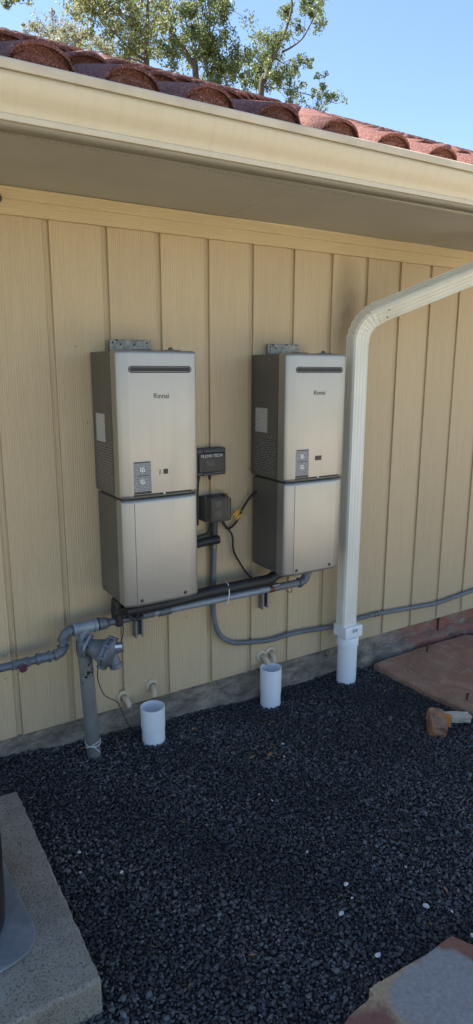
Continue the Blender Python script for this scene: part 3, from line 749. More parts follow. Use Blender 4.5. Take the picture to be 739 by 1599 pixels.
wc = tag(empty('wire_connector_bundle', at(369, 806, -.045)), 'bundle of yellow wire connectors tied beside the junction box', 'wire connectors')
for a_, b_ in (((366, 810), (374, 800)), ((364, 806), (371, 796)), ((369, 812), (376, 803)), ((367, 805), (375, 795))):
    p, q_ = at(*a_, -.043+random.uniform(-.008, .004)), at(*b_, -.043)
    MB().tube([p, p.lerp(q_, .3), p.lerp(q_, .8), q_], [.0025, .0048, .0042, .002], 8).build('connector', M['yellow'], wc)
MB().tube([at(374, 797, -.045), at(386, 803, -.03), at(397, 799, -.03)], .0012, 6).build('lead_wire', M['orange_wire'], wc)
# black insulated stub reaching out from behind the first heater
bs_ = tag(empty('insulated_pipe_stub', (.93, -.055, .915)), 'stubby black foam covered pipe sticking out right of the first heater', 'pipe')
MB().tube(spline([(.70, -.10, .905), (.80, -.075, .908), (.90, -.058, .914), (.982, -.056, .917)], 6), .0205, 16).build('foam_sleeve', M['rubber'], bs_)
MB().lathe([(.0215, 0), (.0215, .012), (.012, .013), (0, .013)], (.974, -.056, .9165), (1, 0, 0), 16).build('end_cap', M['black'], bs_)

# conduit
cdt = tag(empty('conduit', (.972, -.028, .6)), 'grey electrical conduit dropping from the junction box and running right along the wall', 'conduit')
vert = [(.978, -.028, 1.016), (.976, -.028, .85), (.970, -.028, .62)]
MB().tube(vert, .0135, 14).build('straight_pipe', M['conduit'], cdt)
MB().tube([(.9785, -.028, 1.016), (.9775, -.028, .935)], .018, 14).build('connector', M['box_grey'], cdt)
MB().tube([(.9745, -.028, .885), (.974, -.028, .868)], .0165, 14).build('collar', M['zinc'], cdt)
flex = spline([(.970, -.028, .63), (.972, -.028, .52), at(340, 985, -.028), at(350, 997, -.03), at(364, 1003.5, -.03), at(380, 1003.6, -.028), at(420.6, 999.8, -.028), at(447.7, 991.7, -.028), at(474.7, 985.8, -.028), at(501.8, 981.7, -.028), at(526, 977.4, -.028), at(560, 966.0, -.026), at(588, 958.6, -.025)], 14)
# resample finely so that every rib is real
L_ = [0]
for a_, b_ in zip(flex, flex[1:]): L_.append(L_[-1]+(b_-a_).length)
fine = []; rad = []
n_ = int(L_[-1]/.0032)
for i in range(n_+1):
    d = L_[-1]*i/n_; j = max(0, min(len(L_)-2, int(np.searchsorted(L_, d))-1)); t = (d-L_[j])/max(1e-9, L_[j+1]-L_[j])
    fine.append(flex[j].lerp(flex[j+1], t)); rad.append(.0132 if i % 2 else .0118)
MB().tube(fine, rad, 12).build('flexible_hose', M['conduit'], cdt)
right = spline([at(588, 958.6, -.025), at(598, 957, -.025), at(640.6, 949.6, -.025), at(682, 941.8, -.025), at(705, 934, -.025), at(739, 922, -.025), (3.4, -.025, .30), (4.5, -.025, .31)], 8)
MB().tube(right, .0130, 14).build('rigid_pipe', M['conduit'], cdt)
p = at(588, 958.6, -.025)
for dx in (-.012, .012): MB().tube([p+Vector((dx-.006, 0, 0)), p+Vector((dx+.006, 0, 0))], .0165, 14).build('coupling', M['conduit'], cdt)

# ------------------------------------------------------------------ gas piping
GY, GZ = -.118, .628
gr = tag(empty('gas_pipe', (.28, -.126, 0)), 'grey painted gas riser with tee, elbows and regulator at the wall', 'gas pipe')
MB().tube([(.281, -.128, -.10), (.279, -.127, .02), (.262, -.126, .50), (.2595, -.126, .555)], .0315, 20).build('riser', M['riser'], gr)
MB().lathe([(.0335, -.02), (.036, 0), (.036, .045), (.030, .055), (.024, .060)], (.2605, -.126, .525), (0,0,1), 20).build('reducer', M['gas_paint'], gr)
chips = MB()
for i in range(26):   # peeled paint scabs on the riser
    zz = .435+random.gauss(0, .022); an = random.uniform(-2.6, -.5)
    c_ = Vector((.2645, -.1262, zz)); rr = .0317
    w_, h_ = random.uniform(.002, .007), random.uniform(.003, .011); vv = []
    for k in range(7):
        t = 2*math.pi*k/7; a2 = an+math.cos(t)*w_/rr*random.uniform(.6, 1.1); vv.append(c_ + Vector((rr*math.cos(a2), rr*math.sin(a2), math.sin(t)*h_*random.uniform(.6, 1.1))))
    chips.add(vv, [tuple(range(7))])
chips.build('paint_chips', M['black_print'], gr)['kind'] = 'stuff'
te = Vector((.262, -.126, .634))
tb = MB(); tb.tube([te+Vector((-.045, 0, 0)), te+Vector((.055, 0, 0))], .0265, 18); tb.tube([te, te+Vector((0, 0, -.058))], .026, 18)
for a_ in (Vector((-.045, 0, 0)), Vector((.055, 0, 0))): tb.tube([te+a_*.82, te+a_*1.08], .0305, 18)
tb.tube([te+Vector((0, 0, -.046)), te+Vector((0, 0, -.064))], .0305, 18)
tb.build('tee', M['gas_light'], gr)
# toward the heaters
MB().tube([te+Vector((.058, 0, 0)), te+Vector((.100, 0, -.002))], [.0275, .0275], 18).build('bushing', M['gas_paint'], gr)
MB().tube([te+Vector((.058, 0, 0)), te+Vector((.066, 0, 0))], .0300, 18).build('dark_joint', M['black'], gr)
MB().tube([te+Vector((.10, 0, -.002)), te+Vector((.112, 0, -.002))], .0245, 6).build('hex_nut', M['box_grey'], gr)
MB().tube([te+Vector((.11, 0, -.002)), (.48, GY, GZ), (.60, GY, GZ)], .0175, 16).build('nipple', M['gas_paint'], gr)
# away to the left: elbow down, elbow back, coupling, valve
e1, e2 = Vector((.170, -.126, .628)), Vector((.166, -.126, .536))
MB().tube([te+Vector((-.045, 0, 0)), e1+Vector((.03, 0, .004))], .019, 14).build('nipple', M['gas_paint'], gr)
def elbow(name, a, c, b, r, parent):
    pts_ = [((1-t)**2)*a+2*t*(1-t)*c+t*t*b for t in [i/10 for i in range(11)]]
    mb = MB().tube(pts_, r, 16)
    mb.tube([a, a+(c-a).normalized()*.014], r*1.16, 16); mb.tube([b+(c-b).normalized()*.014, b], r*1.16, 16)
    return mb.build(name, M['gas_paint'], parent)
elbow('elbow', e1+Vector((.034, 0, .003)), e1, e1+Vector((-.001, 0, -.038)), .0215, gr)
elbow('elbow', e2+Vector((.001, 0, .034)), e2, e2+Vector((-.040, 0, -.001)), .0215, gr)
MB().tube([e1+Vector((0, 0, -.03)), e2+Vector((0, 0, .03))], .0165, 14).build('nipple', M['gas_paint'], gr)
MB().tube([e2+Vector((-.035, 0, -.001)), (.02, -.126, .532), (-.5, -.126, .528), (-1.6, -.126, .52)], .0170, 14).build('branch_pipe', M['gas_paint'], gr)
cp = MB()
cp.tube([(.105, -.126, .5345), (.055, -.126, .534)], .0225, 8); cp.tube([(.112, -.126, .5345), (.100, -.126, .5345)], .025, 16); cp.tube([(.062, -.126, .534), (.050, -.126, .534)], .025, 16)
cp.build('union', M['gas_paint'], gr)
vl = MB(); vl.tube([(.018, -.126, .532), (-.045, -.126, .531)], .0195, 14); vl.tube([(.02, -.126, .532), (.008, -.126, .532)], .024, 6); vl.tube([(-.05, -.126, .531), (-.036, -.126, .531)], .024, 6); vl.tube([(-.014, -.126, .531), (-.014, -.162, .525)], .012, 12)
vo = vl.build('valve', M['gas_paint'], gr)
hd = MB(); hd.lathe([(.0075, 0), (.017, 0), (.0185, .003), (.017, .007), (.0075, .007), (.0075, 0)], (-.014, -.160, .524), (.1, -1, -.15), 18); hd.box(-.03, .002, -.166, -.162, .520, .527)
hd.build('valve_handle', M['red'], vo)
# regulator
ra = Vector((.72, -.62, -.30)).normalized(); ro = Vector((.258, -.160, .566)); K_ = 1.24
lat = [(.020, -.012), (.022, .0), (.030, .030), (.040, .055), (.044, .062), (.056, .068), (.058, .072), (.058, .079), (.054, .081), (.056, .083), (.058, .085), (.058, .092), (.052, .097), (.042, .104), (.030, .112), (0, .114)]
rg = MB().lathe([(a_*K_, b_*K_) for a_, b_ in lat], ro, ra, 32).build('regulator', M['gas_paint'], gr)
qq = Vector((0,0,1)).rotation_difference(ra)
fl = MB(); po = []
for k in range(4):
    an = k*math.pi/2+.75
    for da in (-.22, -.08, .08, .22): po.append((.056*math.cos(an+da), .050*math.sin(an+da)))
fl.prism(po, .004, .014, lambda x, y, z: tuple(ro + qq @ Vector((x, y, z)))); fl.build('flange_plate', M['gas_light'], rg, bevel=.002)
for k in range(4):
    an = k*math.pi/2+.75
    MB().lathe([(0, .006), (.0055, .006), (.0055, 0)], ro + qq @ Vector((.046*math.cos(an), .041*math.sin(an), .014)), ra, 6).build('bolt', M['box_grey'], rg)
for k in range(8):
    an = k*math.pi/4
    MB().lathe([(.0075, 0), (.0075, .034), (0, .034)], ro + qq @ Vector((.071*math.cos(an), .071*math.sin(an), .084)), ra, 8).build('rim_bolt', M['gas_paint'], rg)
tc = ro + ra*.128
MB().lathe([(.022, -.02), (.022, .044), (.0205, .048), (0, .048)], tc+Vector((-.004, 0, .030)), (.95, -.30, .06), 16).build('vent_tower', M['gas_paint'], rg)
MB().box(-.018, .018, -.0012, .0012, -.006, .006, Matrix.Translation(tc+Vector((.012, -.026, .046))) @ Matrix.Rotation(-.3, 4, 'Z') @ Matrix.Rotation(R(-40), 4, 'X')).build('data_tag', M['white_print'], rg)
MB().lathe([(.024, -.03), (.026, 0), (.026, .016), (.029, .018), (.029, .034), (.020, .040), (0, .041)], tc+Vector((.0, -.004, -.022)), (.25, -.2, -.95), 16).build('spring_cap', M['gas_paint'], rg)
# white tie round the riser's foot
def ring(c, r, tilt_, seg=28, tube=.0016, wob=0):
    return [Vector(c)+Vector((r*math.cos(a), r*math.sin(a), r*math.sin(a+tilt_[1])*tilt_[0])) for a in [2*math.pi*i/seg for i in range(seg+1)]]
wt = MB(); wt.tube(ring((.2775, -.127, .075), .0352, (.25, 0)), .0017, 6, False); wt.tube(ring((.2775, -.127, .067), .0352, (.55, 2.4)), .0017, 6, False)
wt.tube([(.262, -.159, .075), (.276, -.1625, .06), (.296, -.157, .03)], .0017, 6); tag(wt.build('wire_tie', M['white_tie']), 'thin white tie wound around the foot of the gas riser', 'tie')
cable('tracer_wire', 'thin black wire from the pipes past the regulator into the gravel', [at(190, 965, -.10), at(193, 985, -.09), at(189, 1003, -.12), at(184, 1014, -.16), at(170, 1040, -.12), at(155, 1040, -.13), at(153, 1060, -.12), at(163, 1085, -.08), at(180, 1094, -.075), at(186, 1101, -.07), at(200, 1130, -.07), at(216, 1150, -.09), (.47, -.10, -.03)], .0022, M['rubber'], 'wire')
# long run under the heaters
run_ = tag(empty('supply_pipe', (.95, GY, GZ)), 'long grey gas pipe running level below both water heaters', 'pipe')
MB().tube([(.575, GY, GZ), (1.47, GY, GZ+.002)], .0170, 16).build('pipe', M['gas_light'], run_)
for xx in (.655, ): MB().tube([(xx-.03, GY, GZ), (xx+.03, GY, GZ)], .0215, 14).build('coupling', M['gas_paint'], run_)
MB().tube([(1.250, GY, GZ+.001), (1.275, GY, GZ+.001)], .0205, 14).build('rusty_joint', M['copper'], run_)
MB().tube([(1.275, GY, GZ+.0015), (1.46, GY, GZ+.002)], .0195, 14).build('dark_pipe', M['conduit'], run_)
elbow('elbow', Vector((1.44, GY, GZ+.002)), Vector((1.494, GY, GZ+.002)), Vector((1.494, GY, GZ+.06)), .0235, run_)
MB().tube([(1.494, GY, GZ+.05), (1.494, GY, GZ+.16)], .017, 14).build('upright', M['gas_paint'], run_)
MB().tube(spline([(1.352, GY-.005, GZ-.015), (1.362, GY-.012, GZ-.030), (1.385, GY-.012, GZ-.036), (1.392, GY-.006, GZ-.020), (1.375, GY, GZ-.012)], 6), .0022, 6).build('wire_loop', M['rust'], run_)
ins = tag(empty('insulated_pipe', (.9, -.075, .675)), 'thick black foam insulated water pipe running behind the grey gas pipe', 'pipe')
MB().tube([(.40, -.125, .676), (.62, -.130, .678), (.95, -.130, .682), (1.24, -.125, .682), (1.33, -.11, .71)], .0280, 16).build('foam_sleeve', M['rubber'], ins)
MB().tube([(.435, -.190, .694), (.60, -.195, .694), (.76, -.17, .690), (.90, -.135, .684)], .024, 14).build('foam_sleeve', M['rubber'], ins)
fold = MB()
for i in range(16):
    a_ = Vector((.42+random.uniform(0, .10), -.15+random.uniform(-.03, .03), .665+random.uniform(-.03, .03))); fold.tube(spline([a_, a_+Vector((.03, -.01, random.uniform(-.02, .02))), a_+Vector((.07, 0, random.uniform(-.02, .02)))], 3), random.uniform(.005, .013), 8)
fold.build('tape_wrap', M['rubber'], ins)
MB().box(.404, .440, -.150, -.085, .607, .735).build('wrapped_joint', M['rubber'], ins, bevel=.012, seg=3)
for i in range(3):
    MB().tube(ring((1.33+.02*i, -.10, .700+.012*i), .021, (.5, i)), .010, 8, False).build('hose_coil', M['rubber'], ins)
zt = MB(); zt.tube([Vector((.985, -.126, .655))+Vector((.006*math.sin(a), .034*math.cos(a)*1.0, .058*math.sin(a))) for a in [2*math.pi*i/24 for i in range(25)]], .0028, 6, False)
tag(zt.build('cable_tie', M['white_tie']), 'white cable tie looped around the pipes under the junction box', 'tie')
def strut(x, label):
    s = tag(empty('strut_bracket', (x, 0, .49)), label, 'bracket')
    mb = MB()
    mb.box(x-.020, x+.020, -.0045, -.0005, .487, .655); mb.box(x-.020, x-.0175, -.040, -.005, .487, .655); mb.box(x+.0175, x+.020, -.040, -.005, .487, .655)
    mb.box(x-.017, x-.0105, -.040, -.0375, .487, .655); mb.box(x+.0105, x+.017, -.040, -.0375, .487, .655)
    mb.build('channel', M['strut'], s)
    for zz in (.500, .53, .56): MB().lathe([(0, .0008), (.006, .0008), (.006, 0)], (x, -.0046, zz), (0,-1,0), 10).build('slot', M['dark_inside'], s)
    MB().lathe([(0, .006), (.007, .006), (.008, 0)], (x, -.0047, .515), (0,-1,0), 6).build('screw', M['bolt'], s)
    MB().box(x-.022, x+.022, -.136, -.041, .645, .652).build('clamp_arm', M['strut'], s)
strut(.560, 'steel strut bracket holding the pipe below the first water heater by the regulator')
strut(1.284, 'steel strut bracket holding the pipe below the heater by the downspout')

# ------------------------------------------------------------------ drain stubs
def cup(x, y, label, z0, z1, lean):
    c = tag(empty('drain_cup', (x, y, z0)), label, 'pvc pipe', 'white drain cups in the gravel')
    ax = (lean, 0, 1)
    MB().lathe([(.0555, -.09), (.0555, .078), (.0525, .08), (.0525, -.05)], (x, y, z0), ax, 40).build('pipe', M['pvc'], c)
    MB().lathe([(.0556, .079), (.0578, .0815), (.0585, z1-z0-.002), (.0585, z1-z0), (.0540, z1-z0), (.0535, .095), (0, .095)], (x, y, z0), ax, 40).build('hub', M['pvc'], c)
cup(.574, -.138, 'white PVC drain cup in the gravel near the gas riser', -.012, .170, -.01)
cup(1.291, -.087, 'white PVC drain cup in the gravel beside the downspout', -.048, .168, .0)
def spout(x, z, label, turn, drop=.034):
    s = tag(empty('wall_spout', (x, 0, z)), label, 'drain spout', 'beige drain spouts in the wall')
    MB().lathe([(.018, .012), (.026, .011), (.033, .006), (.0345, 0)], (x, -.0005, z), (0,-1,0), 24).build('flange', M['beige_pipe'], s)
    a, c, b = Vector((x, -.006, z)), Vector((x+turn*.5, -.046, z+.004)), Vector((x+turn, -.050, z-drop))
    MB().tube([((1-t)**2)*a+2*t*(1-t)*c+t*t*b for t in [i/10 for i in range(11)]], .0135, 14).build('pipe', M['beige_pipe'], s)
spout(.478, .183, 'beige wall spout left uncovered between riser and drain cup', .012)
spout(.631, .203, 'beige wall spout emptying into the drain cup near the gas riser', -.010)
spout(1.285, .203, 'beige wall spout dripping into the other drain cup, left of its pair', .012, .034)
spout(1.342, .209, 'beige wall spout dripping into the other drain cup, right of its pair', -.004, .034)

# ------------------------------------------------------------------ stones, slabs, small things
def slab(name, poly, z0, z1, mat, label, cat, bevel=.008, wob=.006, sub=6):
    pts = []
    for i in range(len(poly)):
        a, b_ = Vector(poly[i]), Vector(poly[(i+1) % len(poly)])
        for k in range(sub):
            p = a.lerp(b_, k/sub); j = wob*(1 if k else .4); pts.append((p.x+random.uniform(-j, j), p.y+random.uniform(-j, j)))
    o_ = MB().prism(pts, z0, z1).build(name, mat, None, bevel=bevel, seg=3)
    return tag(o_, label, cat)
slab('flagstone', [(2.035, -.10), (2.035, -.30), (2.03, -.50), (2.075, -.86), (2.20, -1.25), (2.9, -1.30), (3.2, -.75), (3.05, -.30), (2.86, -.09), (2.45, -.085)], -.05, .012, M['flag_red'], 'reddish sandstone slab against the house foundation', 'flagstone')
slab('flagstone', [(.882, -1.668), (.745, -1.670), (.60, -1.664), (.545, -1.664), (.542, -1.684), (.44, -1.695), (.30, -1.74), (.25, -2.0), (.45, -2.3), (.95, -2.32), (1.02, -2.0), (.93, -1.75)], -.05, .028, M['flag_blue'], 'blue grey and rust coloured flagstone lying loose in the gravel', 'flagstone', wob=.0022, bevel=.005)
slab('concrete_pad', [(-1.5, -.350), (-1.5, -1.308), (-.113, -1.308), (-.113, -.350)], -.15, .105, M['slab'], 'rough grey concrete pad with a worn square edge', 'concrete pad', bevel=.009, wob=.0028, sub=40)
pp = [(-.95, -.60), (-.262, -.60), (-.247, -.68), (-.238, -.82), (-.230, -.97), (-.224, -1.022), (-.226, -1.06), (-.240, -1.10), (-.266, -1.128), (-.311, -1.142), (-.36, -1.15), (-.95, -1.16)]
tag(MB().prism(pp, .1055, .113).build('grey_mat', M['pad'], None, bevel=.006, seg=3), 'pale blue grey slab with rounded corner on the concrete pad', 'slab')
tag(MB().lathe([(0, .0), (.150, 0), (.164, .006), (.168, .05), (.170, .12), (.172, .30), (.165, .32), (.155, .31), (.15, .05), (0, .05)], (-.453, -.93, .1135), (0,0,1), 48).build('pot', M['pot']), 'dark brown round vessel standing on the pale slab', 'pot')
def rock(name, c, size, mat, rot, seed, sub=3, rough=.16, flat=None):
    rn = random.Random(seed); bm = bmesh.new(); bmesh.ops.create_cube(bm, size=2); bmesh.ops.subdivide_edges(bm, edges=bm.edges, cuts=sub, use_grid_fill=True)
    for v in bm.verts:
        r_ = v.co.length; v.co = v.co*(.78+.22*1.2/max(.6, r_)) + Vector((rn.uniform(-1, 1), rn.uniform(-1, 1), rn.uniform(-1, 1)))*rough
        v.co = Vector((v.co.x*size[0], v.co.y*size[1], v.co.z*size[2]))
    bm.transform(Matrix.Translation(c) @ Matrix.Rotation(rot[2], 4, 'Z') @ Matrix.Rotation(rot[1], 4, 'Y') @ Matrix.Rotation(rot[0], 4, 'X'))
    me = bpy.data.meshes.new(name); bm.to_mesh(me); bm.free(); me.materials.append(mat); return link(name, me)
brk = tag(empty('broken_brick', (1.83, -.78, -.02)), 'broken rust orange brick lying by the red flagstone', 'brick')
b1 = rock('brick_body', (1.822, -.775, .018), (.070, .040, .036), M['rust_brick'], (.15, -.25, R(52)), 3, sub=3, rough=.10); b1.parent = brk; b1.matrix_parent_inverse = Matrix.Translation((-1.83, .78, .02))
b2 = rock('broken_face', (1.868, -.768, .020), (.014, .040, .032), M['orange_break'], (0, .2, R(35)), 5, rough=.22); b2.parent = brk; b2.matrix_parent_inverse = Matrix.Translation((-1.83, .78, .02))
tag(rock('stone_chunk', (1.972, -.775, .006), (.068, .026, .018), M['bone_stone'], (.1, .05, R(-28)), 9, rough=.1), 'pale elongated stone chunk touching the broken brick', 'stone')
def stake(x, y, z, h, label):
    s = MB(); s.tube([(x, y, z-.06), (x+.002, y, z+h*.6), (x+.003, y-.002, z+h)], [.0065, .0065, .005], 10); s.tube([(x+.003, y-.002, z+h-.008), (x+.003, y-.002, z+h)], .008, 8)
    tag(s.build('iron_stake', M['rust']), label, 'stake', 'iron stakes in the flagstone')
stake(2.433, -.155, .010, .062, 'dark iron stake in the red flagstone close to the foundation')
stake(2.150, -.690, .010, .040, "dark iron stake near the red flagstone's gravel edge")
for (u, v, s) in [(541, 1378, .010), (666, 1413, .0115), (190, 1366, .009), (533, 1426, .0105), (590, 1492, .011), (706, 1421, .006), (738, 1461, .008), (634, 1350, .005), (442, 1156, .007), (444, 1178, .007), (425, 1247, .006), (363, 1174, .006), (297, 1152, .005), (124, 1335, .008), (126, 1365, .006), (480, 1325, .006), (405, 1238, .005), (550, 1400, .006)]:
    d = FWD + RGT*((u-369.5)/FPX) - UPV*((v-799.5)/FPX); t = (-.004-CAM.z)/d.z; p = CAM+d*t
    p.z = float(gz(p.x, p.y))+s*.55
    bm = bmesh.new(); bmesh.ops.create_icosphere(bm, subdivisions=2, radius=1); rn = random.Random(int(u))
    ph = [rn.uniform(0, 6) for _ in range(3)]
    for v_ in bm.verts: v_.co *= 1+.16*math.sin(2.3*v_.co.x+ph[0])*math.cos(2.1*v_.co.y+ph[1])+.05*rn.uniform(-1, 1)
    bm.transform(Matrix.Translation(p) @ Matrix.Rotation(rn.uniform(0, 6), 4, 'Z') @ Matrix.Rotation(rn.uniform(-.4, .4), 4, 'X') @ Matrix.Diagonal((s, s*.72, s*.5, 1)))
    me = bpy.data.meshes.new('pebble'); bm.to_mesh(me); bm.free(); me.materials.append(M['pebble']); o_ = link('pebble', me)
    lb = 'small white pebble in the gravel near the loose mottled flagstone' if u > 500 else 'small white pebble in the gravel near the concrete pad' if u < 200 else 'small white pebble in the gravel below the drain cups'
    tag(o_, lb, 'pebble', lb.replace('small white pebble', 'white pebbles'))
for i, (u, v, s, yaw_) in enumerate([(695, 1390, .016, 1.2), (393, 1184, .017, .2), (425, 1162, .018, 2), (422, 1178, .02, .5), (130, 1176, .014, 0), (302, 1140, .014, .3)]):
    d = FWD + RGT*((u-369.5)/FPX) - UPV*((v-799.5)/FPX); t = (-.004-CAM.z)/d.z; p = CAM+d*t; p.z = float(gz(p.x, p.y))+.010
    mb = MB(); vs = []
    for k in range(9):
        q_ = k/8; wd = s*.42*math.sin(math.pi*min(1, q_*1.02)); cz = .004*math.sin(q_*3)
        vs += [(s*2*(q_-.5), -wd, cz+.002), (s*2*(q_-.5), 0, cz), (s*2*(q_-.5), wd, cz+.003)]
    Mx = Matrix.Translation(p) @ Matrix.Rotation(yaw_, 4, 'Z') @ Matrix.Rotation(.25, 4, 'X')
    mb.add([Mx @ Vector(a_) for a_ in vs], [(k*3+j, k*3+j+1, k*3+3+j+1, k*3+3+j) for k in range(8) for j in range(2)], True)
    lb = {0: 'curled brown leaf in the gravel near the loose mottled flagstone', 4: 'curled brown leaf in the gravel beside the gas riser', 5: 'curled brown leaf in the gravel by the drain cup near the gas riser'}.get(i, 'curled brown leaf in the gravel in front of the drain cup by the downspout')
    tag(mb.build('fallen_leaf', M['leaf_dry'], None, solid=.0006), lb, 'leaf', 'fallen leaves on the gravel')
lit = MB()
for i in range(170):       # crumbs of leaf and twig, mostly along the wall
    x_ = random.uniform(-.15, 2.1); y_ = -abs(random.gauss(0, .22))-.02 if random.random() < .65 else random.uniform(-1.7, -.1)
    z_ = float(gz(x_, y_))+.007; s_ = random.uniform(.003, .009); a_ = random.uniform(0, 6)
    Mx = Matrix.Translation((x_, y_, z_)) @ Matrix.Rotation(a_, 4, 'Z') @ Matrix.Rotation(random.uniform(-.6, .6), 4, 'X')
    lit.add([Mx @ Vector(p_) for p_ in ((-s_*1.6, 0, 0), (0, -s_*.45, .0015), (s_*1.6, 0, 0), (0, s_*.45, .0015))], [(0, 1, 2, 3)])
o = lit.build('leaf_litter', M['leaf_dry']); o['kind'] = 'stuff'; o['label'] = 'brown crumbs of dry leaf caught in the gravel'; o['category'] = 'leaf litter'
# black fixture on the trim at the frame's edge
kn = tag(empty('wall_fixture', (.045, -.03, 2.365)), 'small black round fixture screwed to the trim under the eave', 'fixture')
MB().lathe([(0, .030), (.012, .029), (.017, .022), (.018, .012), (.014, .004), (.010, 0)], (.040, -.030, 2.366), (.2, -1, -.2), 20).build('body', M['black'], kn)
MB().lathe([(.022, 0), (.020, .004), (0, .005)], (.040, -.0312, 2.368), (0, -1, 0), 20).build('base_plate', M['black'], kn)

# ------------------------------------------------------------------ trees behind the house
def leaves_mesh(C, Rr, counts, size, mat, name, elong=1.9, up=.0):
    cs_ = []; 
    for c, r, n in zip(C, Rr, counts):
        d = rng.normal(0, 1, (n, 3)); d /= np.linalg.norm(d, axis=1)[:, None]
        cs_.append(np.array(c)[None] + d*(r*rng.uniform(.15, 1.05, (n, 1))**.6)*np.array([1, 1, .85]))
    Pc = np.concatenate(cs_); n = len(Pc)
    a = rng.normal(0, 1, (n, 3)); a[:, 2] -= .5; a /= np.linalg.norm(a, axis=1)[:, None]
    b = rng.normal(0, 1, (n, 3)); b -= a*(a*b).sum(1)[:, None]; b /= np.linalg.norm(b, axis=1)[:, None]
    c3 = np.cross(a, b); s = rng.uniform(.6, 1.25, (n, 1))*size
    tip = Pc + a*s*elong*.5; tail = Pc - a*s*elong*.5; l_ = Pc - b*s*.5 + c3*s*.12; r_ = Pc + b*s*.5 + c3*s*.12
    V = np.stack([tail, l_, tip, r_], 1).reshape(-1, 3)
    me = bpy.data.meshes.new(name); me.vertices.add(n*4); me.vertices.foreach_set('co', V.astype(np.float32).ravel())
    me.loops.add(n*4); me.loops.foreach_set('vertex_index', np.arange(n*4, dtype=np.int32))
    me.polygons.add(n); me.polygons.foreach_set('loop_start', np.arange(0, n*4, 4, dtype=np.int32))
    tn = me.attributes.new('tone', 'FLOAT', 'POINT'); tn.data.foreach_set('value', np.repeat(rng.uniform(0, 1, n), 4).astype(np.float32))
    me.update(calc_edges=True); me.materials.append(mat); return me
def tree(label, y, trunk, limbs, clumps, mat, leaf=.075, dens=1.0, tr=.065, name='tree', spread=.9, at=at, px=None):
    px = px or ((at(400, 100, y)-CAM).dot(FWD))/FPX          # metres per photograph pixel at this distance
    tp = [at(u, v, y) for u, v in trunk]
    base = Vector((tp[0].x, y, -.09))
    root = tag(empty(name, base), label, 'tree', 'trees standing behind the house')
    n = len(tp)
    MB().tube(spline([base, base.lerp(tp[0], .6)] + tp, 5), [tr*1.5 - (tr*1.25)*i/((n+1)*5) for i in range((n+1)*5+1)], 10).build('trunk', M['bark'], root)
    br = MB(); ends = []
    for lb in limbs:
        r0 = lb[0]; pts_ = [at(u, v, y + dy) for u, v, dy in lb[1:]]
        sp_ = spline(pts_, 5); m = len(sp_)
        br.tube(sp_, [max(.006, r0*.62*(1-.8*i/m)) for i in range(m)], 8, False)
        for i in range(2, m, 2):        # twigs along the limb
            d = Vector((random.gauss(0, 1), random.gauss(0, 1), random.gauss(.3, .8))).normalized()*random.uniform(.3, .8)*spread
            e = sp_[i]+d; br.tube([sp_[i], sp_[i]+d*.5+Vector((0, 0, .05)), e], [.008, .005, .003], 5, False); ends.append(e)
    C, Rr, K = [], [], []
    for (u, v, r, dn) in clumps:
        c = at(u, v, y+random.uniform(-.8, .8)); r *= px
        sub = max(3, int(11*dn))
        for k in range(sub):       # each clump is broken into small sprays with air between
            d = Vector((random.gauss(0, 1), random.gauss(0, 1), random.gauss(0, 1)))*.55*r
            C.append(tuple(c+d)); Rr.append(r*random.uniform(.30, .75)); K.append(int(random.uniform(22, 55)*dens*max(.35, min(2.2, r/.45))))
            br.tube([c+d, c+d*.4+Vector((0, 0, -.1)), c+Vector((0, 0, -.3*r))], [.004, .007, .010], 4, False)
    for e in ends:
        C.append(tuple(e)); Rr.append(random.uniform(.12, .26)); K.append(int(random.uniform(16, 40)*dens))
    br.build('branches', M['bark'], root)
    link('crown', leaves_mesh(C, Rr, K, leaf, mat, 'crown'), root)
    return root
tree('slender open-crowned tree with upright straight trunk behind the roof', 11,
     [(229, 110), (229, 60), (231, 10), (233, -60)],
     [(.05, (229, 95, 0), (206, 80, 0), (178, 50, .3), (152, 22, .5), (128, -15, .6)), (.03, (214, 88, 0), (210, 60, .2), (212, 30, .2), (200, 0, .4)),
      (.035, (229, 60, 0), (213, 40, -.3), (190, 20, -.5), (165, 5, -.6)), (.03, (230, 40, 0), (250, 20, .5), (265, -10, .8)), (.03, (228, 100, 0), (205, 92, -.4), (190, 98, -.6)), (.03, (152, 22, .5), (100, -20, .8), (50, -22, .8), (8, 0, .8))],
     [(10, 3, 8, .7), (22, -8, 10, .7), (150, 12, 26, 1), (118, 6, 20, .8), (185, 12, 28, 1), (205, 45, 24, 1), (175, 45, 18, .7), (238, 30, 24, 1), (222, 75, 22, .9), (250, 75, 20, .8), (195, 78, 18, .7), (262, 10, 22, .9), (130, -10, 30, 1), (200, -20, 40, 1.2), (160, -30, 40, 1)], M['leaf_olive'], .036, 2.3)
tree('leaning grey trunked tree with dense dark foliage behind the roof', 12,
     [(306, 122), (297, 95), (283, 70), (258, 38), (230, 12), (205, -20)],
     [(.05, (324, 118, 0), (322, 80, .1), (328, 40, .2), (326, 0, .3), (328, -40, .3)), (.03, (326, 60, 0), (340, 30, .3), (350, 0, .4)), (.03, (290, 82, 0), (288, 50, .4), (280, 20, .6), (270, -10, .8)),
      (.03, (300, 98, 0), (312, 70, -.3), (310, 35, -.5), (303, 0, -.6))],
     [(322, 95, 26, 1.6), (345, 112, 22, 1.5), (330, 60, 22, 1.3), (352, 85, 20, 1.0), (372, 80, 14, .8), (345, 20, 22, 1), (318, 15, 24, 1), (292, 30, 20, .8), (300, 60, 16, .8), (270, 85, 18, .9), (372, 108, 16, .9), (265, 55, 12, .6), (345, -20, 30, 1.1), (295, -20, 30, 1)], M['leaf'], .036, 2.9)
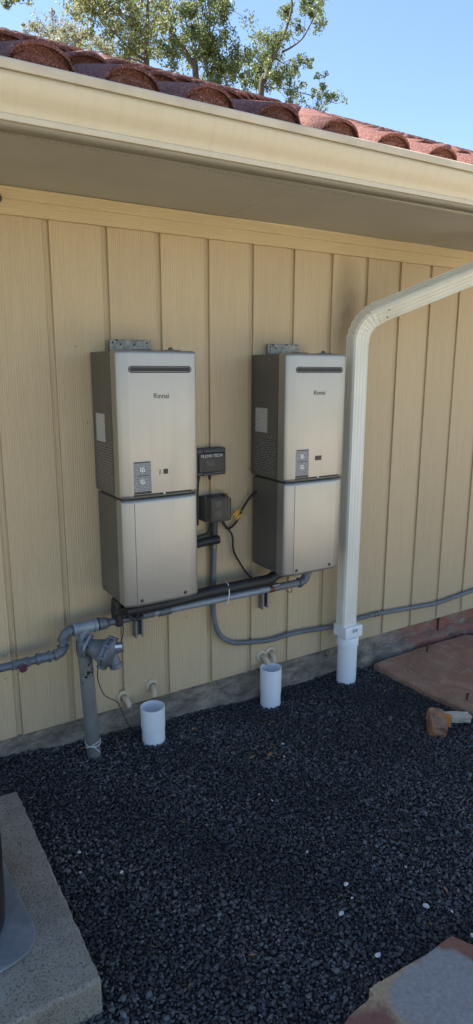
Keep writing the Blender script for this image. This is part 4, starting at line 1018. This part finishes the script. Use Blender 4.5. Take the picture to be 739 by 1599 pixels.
tree('forked tree with a rounded dark lower crown and thin tall fork behind the roof', 13,
     [(408, 150), (414, 125), (424, 95), (436, 70), (447, 45), (456, 10), (452, -20)],
     [(.045, (440, 82, 0), (458, 72, -.2), (474, 58, -.3), (488, 32, -.4), (503, 2, -.5), (510, -25, -.5)), (.03, (420, 110, 0), (405, 95, .3), (395, 85, .5)), (.03, (428, 90, 0), (445, 100, .4), (465, 105, .6)), (.02, (412, 135, 0), (450, 140, .4), (490, 150, .5), (515, 150, .5))],
     [(415, 95, 24, 1.7), (402, 115, 22, 1.4), (432, 115, 20, 1.2), (425, 75, 14, 1), (446, 55, 12, .7), (452, 22, 14, .8), (440, 20, 9, .5), (486, 18, 16, .8), (500, 35, 12, .6), (470, 40, 10, .4), (478, 12, 14, .6), (466, 100, 16, .9), (484, 92, 10, .5), (505, 138, 14, .8), (518, 155, 13, .8), (490, 165, 12, .8), (455, 135, 16, .9), (382, 125, 14, .8), (500, 0, 16, .8), (370, 100, 12, .7)], M['leaf'], .037, 2.7)
tree('pale feathery tree low over the roof ridge', 17, [(95, 100), (95, 75), (90, 55)],
     [(.03, (95, 80, 0), (75, 55, .2), (55, 45, .3)), (.03, (95, 75, 0), (110, 55, 0), (130, 55, .3)), (.03, (95, 75, 0), (140, 70, 0), (165, 72, 0))],
     [(60, 45, 14, .9), (82, 45, 15, 1), (102, 50, 14, .9), (128, 52, 14, .9), (150, 66, 14, 1), (118, 66, 14, 1), (168, 80, 14, 1), (182, 92, 12, 1), (92, 62, 12, 1), (40, 48, 8, .5)], M['leaf_pale'], .034, 2.4)
# a taller tree outside the frame whose branch reaches the corner; it shades the left of the roof
tree('tall broad tree beside the gable end of the house', 3.5, [(-4.3, 2), (-4.4, 5), (-4.2, 8), (-4.2, 10), (-4.2, 12)],
     [(.09, (-4.3, 7.0, 0), (-3.4, 8.4, -.3), (-2.9, 10, -.4)), (.08, (-4.2, 7.5, 0), (-5.2, 9.2, -.5), (-5.6, 10.8, -.6)), (.07, (-4.2, 8, 0), (-4.0, 10, .9), (-3.7, 11.6, 1.1)), (.07, (-4.2, 8.5, 0), (-4.5, 10.5, -.9), (-4.6, 12, -1.1))],
     [(-3.6, 10.4, .65, 6), (-3.7, 11.5, .65, 6), (-4.0, 10.9, .8, 7), (-4.7, 11.4, .9, 7), (-3.9, 12.2, .8, 6), (-5.3, 10.8, .8, 5), (-4.6, 9.9, .8, 5), (-4.7, 12.6, .8, 5), (-3.9, 9.5, .6, 4), (-5.6, 11.8, .8, 4), (-3.6, 12.3, .6, 4), (-3.9, 11.0, .6, 5)], M['leaf'], .10, 1.6, tr=.15, at=lambda x, z, y: Vector((x, y, z)), px=1.0)
